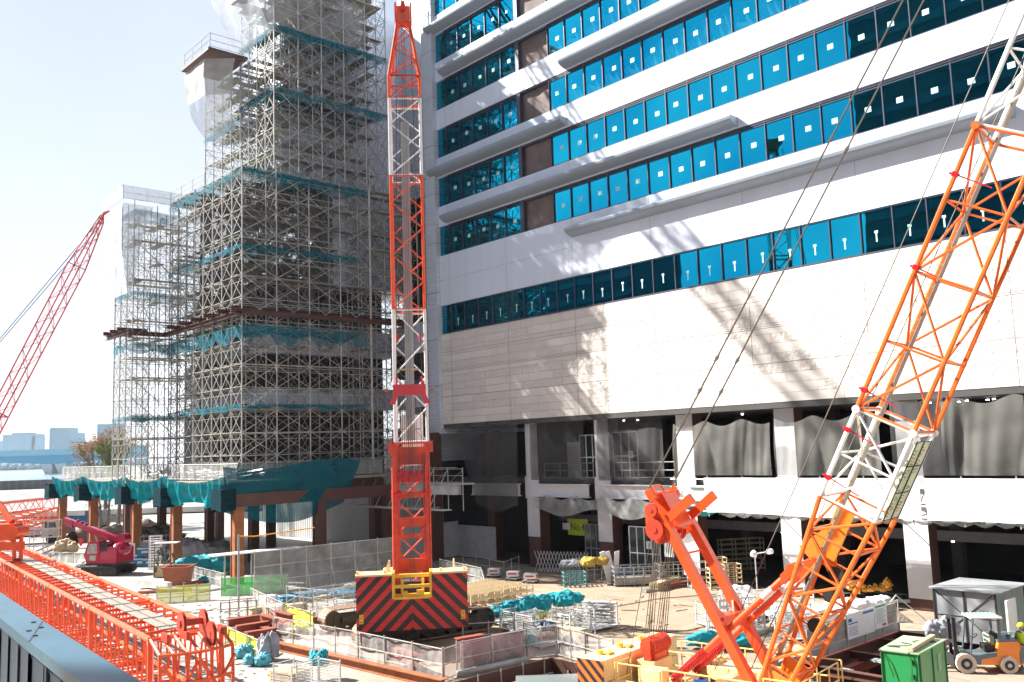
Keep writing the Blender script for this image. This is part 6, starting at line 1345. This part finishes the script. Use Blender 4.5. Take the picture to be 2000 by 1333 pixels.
# scattered bits and cables on the yard
a=MB()
for k in range(220):
    px=rnd.choice((rnd.uniform(330,620),rnd.uniform(100,520),rnd.uniform(1100,1560),rnd.uniform(440,560))); py=rnd.uniform(1130,1330) if px<600 else rnd.uniform(1165,1235)
    p=at(px,py,0); an=rnd.uniform(0,3.14); L_=rnd.choice((.06,.1,.15,.4)); d=V(math.cos(an),math.sin(an),0)*L_
    a.beam(p-d+Z_*.03,p+d+Z_*.04,rnd.uniform(.04,.1),.03)
o=a.build('yard_litter',M['litter']); o['kind']='stuff'; o['label']='small offcuts and scraps scattered over the yard'; o['category']='litter'
for k,(pp_,lab_) in enumerate((([(860,1190),(980,1180),(1100,1192),(1195,1187),(1290,1170),(1420,1160)],'thin dark cable lying straight across the sunlit peach yard'),([(470,1205),(420,1190),(380,1200),(330,1188),(300,1200)],'dark cable curling over the pale yard behind the lying boom'),([(1180,1236),(1230,1228),(1300,1238),(1380,1226),(1450,1238)],'dark cable winding behind the cream crane'))):
    P=[at(x,y,.02) for x,y in pp_]; Q=[]
    for p,q in zip(P,P[1:]):
        for t in range(6): f=t/6; Q.append(p.lerp(q,f)+V(0,.12*math.sin(f*6.28*(k>0)+k),.02))
    a=MB(); a.path(Q,.022,5); wobj(a,'ground_cable',M['black'],lab_,'cable')

M['earth']=mat('brown_earth_sheet',(.17,.115,.085),.85,0,.25,1.2,bump=.8)
for k,(x0,y0,x1,y1,h_,lb__) in enumerate(((140,1062,258,1046,1.3,'brown sheeted bank of earth behind the magenta crane'),(262,1048,345,1042,1.6,'brown sheeted bank between the third and fourth columns'),(60,1050,135,1040,.9,'low brown bank left of the magenta jib'))):
    p,q=at(x0,y0,0),at(x1,y1,0); d=(q-p).normalized(); s_=V(-d.y,d.x,0); L=(q-p).length; a=MB()
    a.grid(lambda u,t:tuple(p.lerp(q,u)+s_*(2.6*t-1.3)+Z_*(h_*math.sin(t*math.pi)**.7*(1+.18*math.sin(u*L*1.3)+.1*math.sin(u*L*3.7+t*5)))),int(L*3)+2,8)
    wobj(a,'earth_bank',M['earth'],lb__,'bank')
def truck(px,py,rz,mt,lb__,nm='parked_truck'):
    t=T(nm,lb__,'truck','L',tuple(at(px,py,0)),R(rz))
    a=MB(); a.box(-3.2,1.2,-1.05,1.05,.95,1.15); a.box(-3.2,1.2,-1.08,-1.0,1.15,1.75); a.box(-3.2,1.2,1.0,1.08,1.15,1.75); a.box(-3.26,-3.2,-1.05,1.05,1.15,1.75); a.build('cargo_bed',M[mt],t)
    a=MB(); a.prism([(1.3,-1.0,.6),(3.1,-1.0,.6),(3.1,-1.0,1.5),(2.8,-1.0,2.5),(1.3,-1.0,2.6)],(0,2.0,0)); cb=a.build('cab',M[mt],t)
    a=MB(); a.prism([(1.6,1.003,1.6),(2.85,1.003,1.6),(2.7,1.003,2.3),(1.6,1.003,2.3)],(0,.01,0)); a.prism([(1.6,-1.013,1.6),(2.85,-1.013,1.6),(2.7,-1.013,2.3),(1.6,-1.013,2.3)],(0,.01,0)); a.build('window',M['glassd'],cb)
    for x in (-2.2,2.2):
        for y in (-.9,.9): a=MB(); a.disc((x,y,.45),Y_,.45,.3,16); a.build('wheel',M['black'],t)
truck(150,1037,8,'blue','blue flatbed truck parked far behind the first rust columns'); truck(225,1034,172,'grey','grey flatbed truck beyond the brown banks of earth'); truck(60,1062,15,'lgrey','pale flatbed truck at the far left beyond the lying booms')

# denser loose material over the yard
AREAS=[(555,705,1188,1240),(1365,1600,1200,1262),(330,440,1118,1160),(110,330,1086,1116),(905,1100,1150,1192),(1000,1180,1248,1278),(620,740,1150,1180),(470,560,1168,1200),(1180,1330,1142,1156)]
AN=['behind the far crane track','behind the backstop tubes','by the brown skip','between the rust columns near the magenta crane','between the trolleys and the pallets','in front of the wire cages','at the foot of the mesh fence','by the green barrier','near the building entrance']
def spot(k): x0,x1,y0,y1=AREAS[k%len(AREAS)]; return at(rnd.uniform(x0,x1),rnd.uniform(y0,y1),0)
for k in range(34):
    p=spot(k); an=rnd.choice((R(42),R(-48)))+rnd.uniform(-.2,.2); d=V(math.cos(an),math.sin(an),0); n_=V(-d.y,d.x,0); a=MB(); kind=k%4
    if kind==0:
        for i in range(rnd.randint(4,8)): a.bar(p-d*1.3+n_*(i%4)*.1+Z_*(.06+.09*(i//4)),p+d*rnd.uniform(1.0,1.5)+n_*(i%4)*.1+Z_*(.06+.09*(i//4)),.045,6)
        wobj(a,'pipe_bundle',M['galv'],'small bundle of grey scaffold pipes '+AN[k%9],'pipes','loose pipe bundles on the yard')
    elif kind==1:
        L_=rnd.uniform(.8,1.6)
        for i in range(rnd.randint(3,6)): a.obox(p+Z_*(.05+.1*i)+d*rnd.uniform(-.08,.08),d*L_,n_*.28,Z_*.04)
        wobj(a,'timber_stack',M['woodl'],'low stack of pale timber boards '+AN[k%9],'timber','low timber stacks on the yard')
    elif kind==2:
        a.ibeam(p-d*rnd.uniform(.8,1.6)+Z_*.17,p+d*rnd.uniform(.8,1.6)+Z_*.17,.28,.3,.03)
        wobj(a,'beam_offcut',M['brown2'],'short red oxide beam offcut '+AN[k%9],'beam','beam offcuts on the yard')
    else:
        for i in range(rnd.randint(3,5)): a.crump((p.x+rnd.uniform(-.5,.5),p.y+rnd.uniform(-.4,.4),.18+.12*(i%2)),.34,.26,.2,.3,9,k*5+i)
        wobj(a,'sack_pile',M[('rags','banner','tealb')[(k//4)%3]],'low pile of %s sacks '%(('grey','white','teal')[(k//4)%3])+AN[k%9],'sacks','sack piles on the yard',smooth=True)
for k,(px,py,rz) in enumerate(((1400,1222,15),(1452,1236,30),(1545,1222,10),(655,1215,-40),(365,1128,10),(1560,1248,20))):
    dup(g0,at(px,py,0),R(rz),['cage left of the backstop tubes','cage under the backstop tubes','cage seen through the tilted boom foot','cage between the tracks and the lime sheet','cage by the brown skip','second cage seen through the tilted boom foot'][k],(1.2,1.2,1.1))
# ------------------------------------------------------------------ trees, far bridge, skyline, neighbour building
def tree(px,Y,h,lab,kind,seed,wid=1.0):
    g=random.Random(seed); b=atY(px,930,Y); b.z=0; t=T('tree',lab,'tree','L',tuple(b),0,'trees behind the leftmost scaffold')
    br=MB(); lf=MB(); tips=[]
    def grow(p,d,L,r,dep):
        q=p+d*L; br.bar(p,q,r,5 if dep>1 else 7,r*.65,cap=False)
        if dep>=4 or L<.35: tips.append((q,d)); return
        for _ in range(3 if dep<3 else 4):
            nd=(d+V(g.uniform(-1,1)*wid,g.uniform(-1,1)*wid,g.uniform(-.2,.7))*.75).normalized(); grow(q,nd,L*g.uniform(.62,.8),r*.6,dep+1)
        tips.append((q,d))
    grow(V(0,0,0),V(.05,0,1),h*.27,h*.022,0)
    br.build('trunk',M['bark'],t)
    n={'bare':2,'gold':16,'green':22}[kind]
    for q,d in tips:
        for _ in range(n):
            c=q+V(g.gauss(0,.5),g.gauss(0,.5),g.gauss(0,.4)); u=V(g.uniform(-1,1),g.uniform(-1,1),g.uniform(-1,1)).normalized(); w=u.cross(V(g.uniform(-1,1),1,.3)).normalized(); s=g.uniform(.07,.16)
            lf.quad(c-u*s,c-w*s*.6,c+u*s,c+w*s*.6)
    lf.build('crown',M[{'bare':'leafbrown','gold':'leafgold','green':'leafgreen'}[kind]],t)
tree(183,125,12,'bare brownish tree left of the scaffold foot','bare',3); tree(205,128,15.5,'tree with golden brown foliage half behind the leftmost scaffold','gold',5,.7); tree(232,120,15,'taller olive green tree behind the leftmost scaffold','green',8,.7)
tree(212,118,10.5,'low green bush-like tree at the foot of the leftmost scaffold','green',11,1.1); tree(196,118,9.8,'small green tree beside the bare one','green',13,1.1)
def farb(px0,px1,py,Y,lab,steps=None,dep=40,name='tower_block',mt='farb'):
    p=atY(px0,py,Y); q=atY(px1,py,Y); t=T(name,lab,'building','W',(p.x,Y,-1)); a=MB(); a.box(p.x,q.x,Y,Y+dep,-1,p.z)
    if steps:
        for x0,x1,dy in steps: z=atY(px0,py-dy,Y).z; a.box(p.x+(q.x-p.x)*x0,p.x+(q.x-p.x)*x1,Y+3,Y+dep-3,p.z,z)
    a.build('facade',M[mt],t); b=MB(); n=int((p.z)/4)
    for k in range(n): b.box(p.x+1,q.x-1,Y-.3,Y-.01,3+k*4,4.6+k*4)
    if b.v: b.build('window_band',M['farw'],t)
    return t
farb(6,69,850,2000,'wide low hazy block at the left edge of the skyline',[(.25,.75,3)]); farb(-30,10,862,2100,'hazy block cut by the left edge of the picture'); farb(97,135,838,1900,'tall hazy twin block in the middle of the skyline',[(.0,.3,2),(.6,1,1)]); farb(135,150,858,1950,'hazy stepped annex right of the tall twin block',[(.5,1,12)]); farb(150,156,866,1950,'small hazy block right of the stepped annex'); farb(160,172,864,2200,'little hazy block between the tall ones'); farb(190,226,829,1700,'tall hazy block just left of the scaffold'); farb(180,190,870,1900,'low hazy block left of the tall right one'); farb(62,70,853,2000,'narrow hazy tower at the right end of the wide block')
a=MB(); a.box(-1400,60,1500,1900,-1,3); struct('far_shore',a,M['farland'])
a=MB(); p=atY(-80,900,1480); 
for k in range(60): x=p.x+k*6; a.blob((x,1490,3+rnd.uniform(0,3)),8,6,rnd.uniform(3,7),.2,5,k)
o=a.build('far_trees',M['farland']); o['kind']='stuff'; o['label']='hazy line of trees along the far shore'; o['category']='trees'
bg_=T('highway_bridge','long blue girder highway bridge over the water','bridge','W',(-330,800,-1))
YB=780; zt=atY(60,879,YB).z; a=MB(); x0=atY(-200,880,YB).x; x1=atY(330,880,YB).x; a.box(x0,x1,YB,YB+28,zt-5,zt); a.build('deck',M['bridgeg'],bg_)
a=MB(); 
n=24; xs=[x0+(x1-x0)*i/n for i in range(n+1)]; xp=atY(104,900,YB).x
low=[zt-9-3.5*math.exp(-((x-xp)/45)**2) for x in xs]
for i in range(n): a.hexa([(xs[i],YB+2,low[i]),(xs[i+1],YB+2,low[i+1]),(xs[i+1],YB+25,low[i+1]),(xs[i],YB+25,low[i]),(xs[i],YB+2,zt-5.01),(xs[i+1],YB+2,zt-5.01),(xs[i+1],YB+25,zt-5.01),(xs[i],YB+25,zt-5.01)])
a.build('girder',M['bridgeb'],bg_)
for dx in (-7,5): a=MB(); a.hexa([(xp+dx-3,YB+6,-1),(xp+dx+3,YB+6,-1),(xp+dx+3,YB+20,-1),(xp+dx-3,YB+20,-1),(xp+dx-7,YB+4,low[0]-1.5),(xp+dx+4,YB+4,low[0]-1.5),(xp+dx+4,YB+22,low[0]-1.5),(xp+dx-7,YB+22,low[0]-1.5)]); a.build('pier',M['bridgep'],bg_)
a=MB()
for k in range(14): x=x0+(x1-x0)*k/14; a.bar((x,YB+1,zt),(x,YB+1,zt+5),.25,4)
a.build('lamp_post',M['bridgep'],bg_)
# dark neighbour building that only the ribbon windows show
nb_=T('neighbour_building','dark gridded building opposite, seen only as a reflection in the right hand windows','building','F',(30,75,0))
a=MB(); a.box(1,75,72,90,0,86); a.build('wall',M['nbwall'],nb_)
a=MB()
for k in range(23): a.box(1.5,74,71.6,71.99,2+k*3.6,3.2+k*3.6)
a.build('balcony_band',M['nbband'],nb_)
nc_=T('balconied_block','low dark apartment block opposite, mirrored in the lowest ribbon windows','building','F',(-45,75,0))
a=MB(); a.box(-112,-41,72,86,0,43); a.build('wall',M['nbwall'],nc_); a=MB()
for k in range(12): a.box(-111,-41,71.4,71.99,1.5+k*3.3,2.5+k*3.3)
a.build('balcony_band',M['nbband'],nc_)
# ------------------------------------------------------------------ worker at the right edge
def person(loc,rz,lab):
    t=T('person',lab,'person','L',tuple(loc),rz)
    J={'pel':(0,0,.95,.15),'sp':(0,0,1.15,.14),'ch':(0,.01,1.36,.16),'nk':(0,.0,1.50,.06),'hd0':(0,-.02,1.56,.075),'hd1':(0,-.02,1.66,.095),'hd2':(0,-.01,1.74,.07),
       'ls':(.19,0,1.42,.07),'le':(.25,-.05,1.14,.05),'lw':(.20,-.26,1.02,.035),'lh':(.17,-.34,1.0,.035),'rs':(-.19,0,1.42,.07),'re':(-.26,-.03,1.14,.05),'rw':(-.22,-.22,.98,.035),'rh':(-.19,-.30,.96,.035),
       'lk':(.11,-.02,.50,.075),'la':(.12,.02,.09,.05),'lt':(.13,-.16,.05,.045),'rk':(-.11,-.03,.50,.075),'ra':(-.13,.04,.09,.05),'rt':(-.15,-.14,.05,.045),'lhip':(.10,0,.88,.1),'rhip':(-.10,0,.88,.1)}
    E=[('pel','sp'),('sp','ch'),('ch','nk'),('nk','hd0'),('hd0','hd1'),('hd1','hd2'),('ch','ls'),('ls','le'),('le','lw'),('lw','lh'),('ch','rs'),('rs','re'),('re','rw'),('rw','rh'),('pel','lhip'),('lhip','lk'),('lk','la'),('la','lt'),('pel','rhip'),('rhip','rk'),('rk','ra'),('ra','rt')]
    ks=list(J); me=bpy.data.meshes.new('person'); me.from_pydata([J[k][:3] for k in ks],[(ks.index(a),ks.index(b)) for a,b in E],[])
    o=bpy.data.objects.new('body',me); C.objects.link(o); o.parent=t; me.materials.append(M['navywear'])
    sk_=o.modifiers.new('skin','SKIN'); 
    for i,k in enumerate(ks): me.skin_vertices[0].data[i].radius=(J[k][3],J[k][3]*.85); me.skin_vertices[0].data[i].use_root=(i==0)
    o.modifiers.new('sub','SUBSURF').levels=2; o.modifiers['sub'].render_levels=2
    a=MB(); a.blob((0,-.035,1.64),.082,.10,.115,0,10); a.blob((0,-.135,1.64),.015,.02,.022,0,5)
    for x in (-.085,.085): a.blob((x,-.02,1.64),.012,.022,.03,0,5)
    FR[o.name]=('L',(0,0,0)); a.build('face',M['skin'],o,smooth=True)
    a=MB(); 
    for x in (-.035,.035): a.blob((x,-.125,1.665),.012,.008,.008,0,5)
    a.box(-.025,.025,-.137,-.128,1.588,1.596); a.build('eyes_and_mouth',M['black'],o)
    a=MB(); a.grid(lambda u,v_:(.125*math.cos(u*6.2832)*math.cos(v_*1.5708),-.01+.15*math.sin(u*6.2832)*math.cos(v_*1.5708),1.69+.125*math.sin(v_*1.5708)),20,6); a.prism([(.12*math.cos(k*.349),-.02+.17*math.sin(k*.349),1.685) for k in range(18)],(0,0,.012)); a.build('helmet',M['limeh'],o,smooth=True)
    a=MB(); a.grid(lambda u,v_:((.185+.03*v_*(1-v_))*math.cos(u*6.2832),.145*math.sin(u*6.2832),1.05+.40*v_),20,5); a.build('vest',M['limeh'],o,smooth=True)
    for s,(x,y,z) in ((1,J['lh'][:3]),(-1,J['rh'][:3])):
        a=MB(); a.obox((x,y-.01,z),(.035,0,0),(0,.04,0),(0,0,.014))
        for k in range(4): q=V(x-.03+.02*k,y-.05,z); L_=(.055,.065,.06,.045)[k]; a.bar(q,q+V(0,-L_*.6,-.01),.009,6); a.bar(q+V(0,-L_*.6,-.01),q+V(0,-L_*.8,-L_*.5),.008,6)
        a.bar((x-s*.035,y+.01,z),(x-s*.06,y-.04,z-.01),.010,6); a.build('hand',M['skin'],o)
    return t
pp=at(2003,1313,0); person(pp,R(-60),'worker in a lime yellow helmet cut by the right edge behind the forklift')
# ------------------------------------------------------------------ haze
hz=MB(); hz.box(-2400,2400,-60,2600,-6.2,95); 
hm=bpy.data.materials.new('haze_air'); hm.use_nodes=True; n=hm.node_tree.nodes; n.remove(n['Principled BSDF']); pv=n.new('ShaderNodeVolumePrincipled'); pv.inputs['Color'].default_value=(.80,.90,1,1); pv.inputs['Density'].default_value=.00009; pv.inputs['Anisotropy'].default_value=.3; hm.node_tree.links.new(pv.outputs[0],n['Material Output'].inputs['Volume'])
if HAZE:
    h_=hz.build('haze',hm); h_['kind']='stuff'
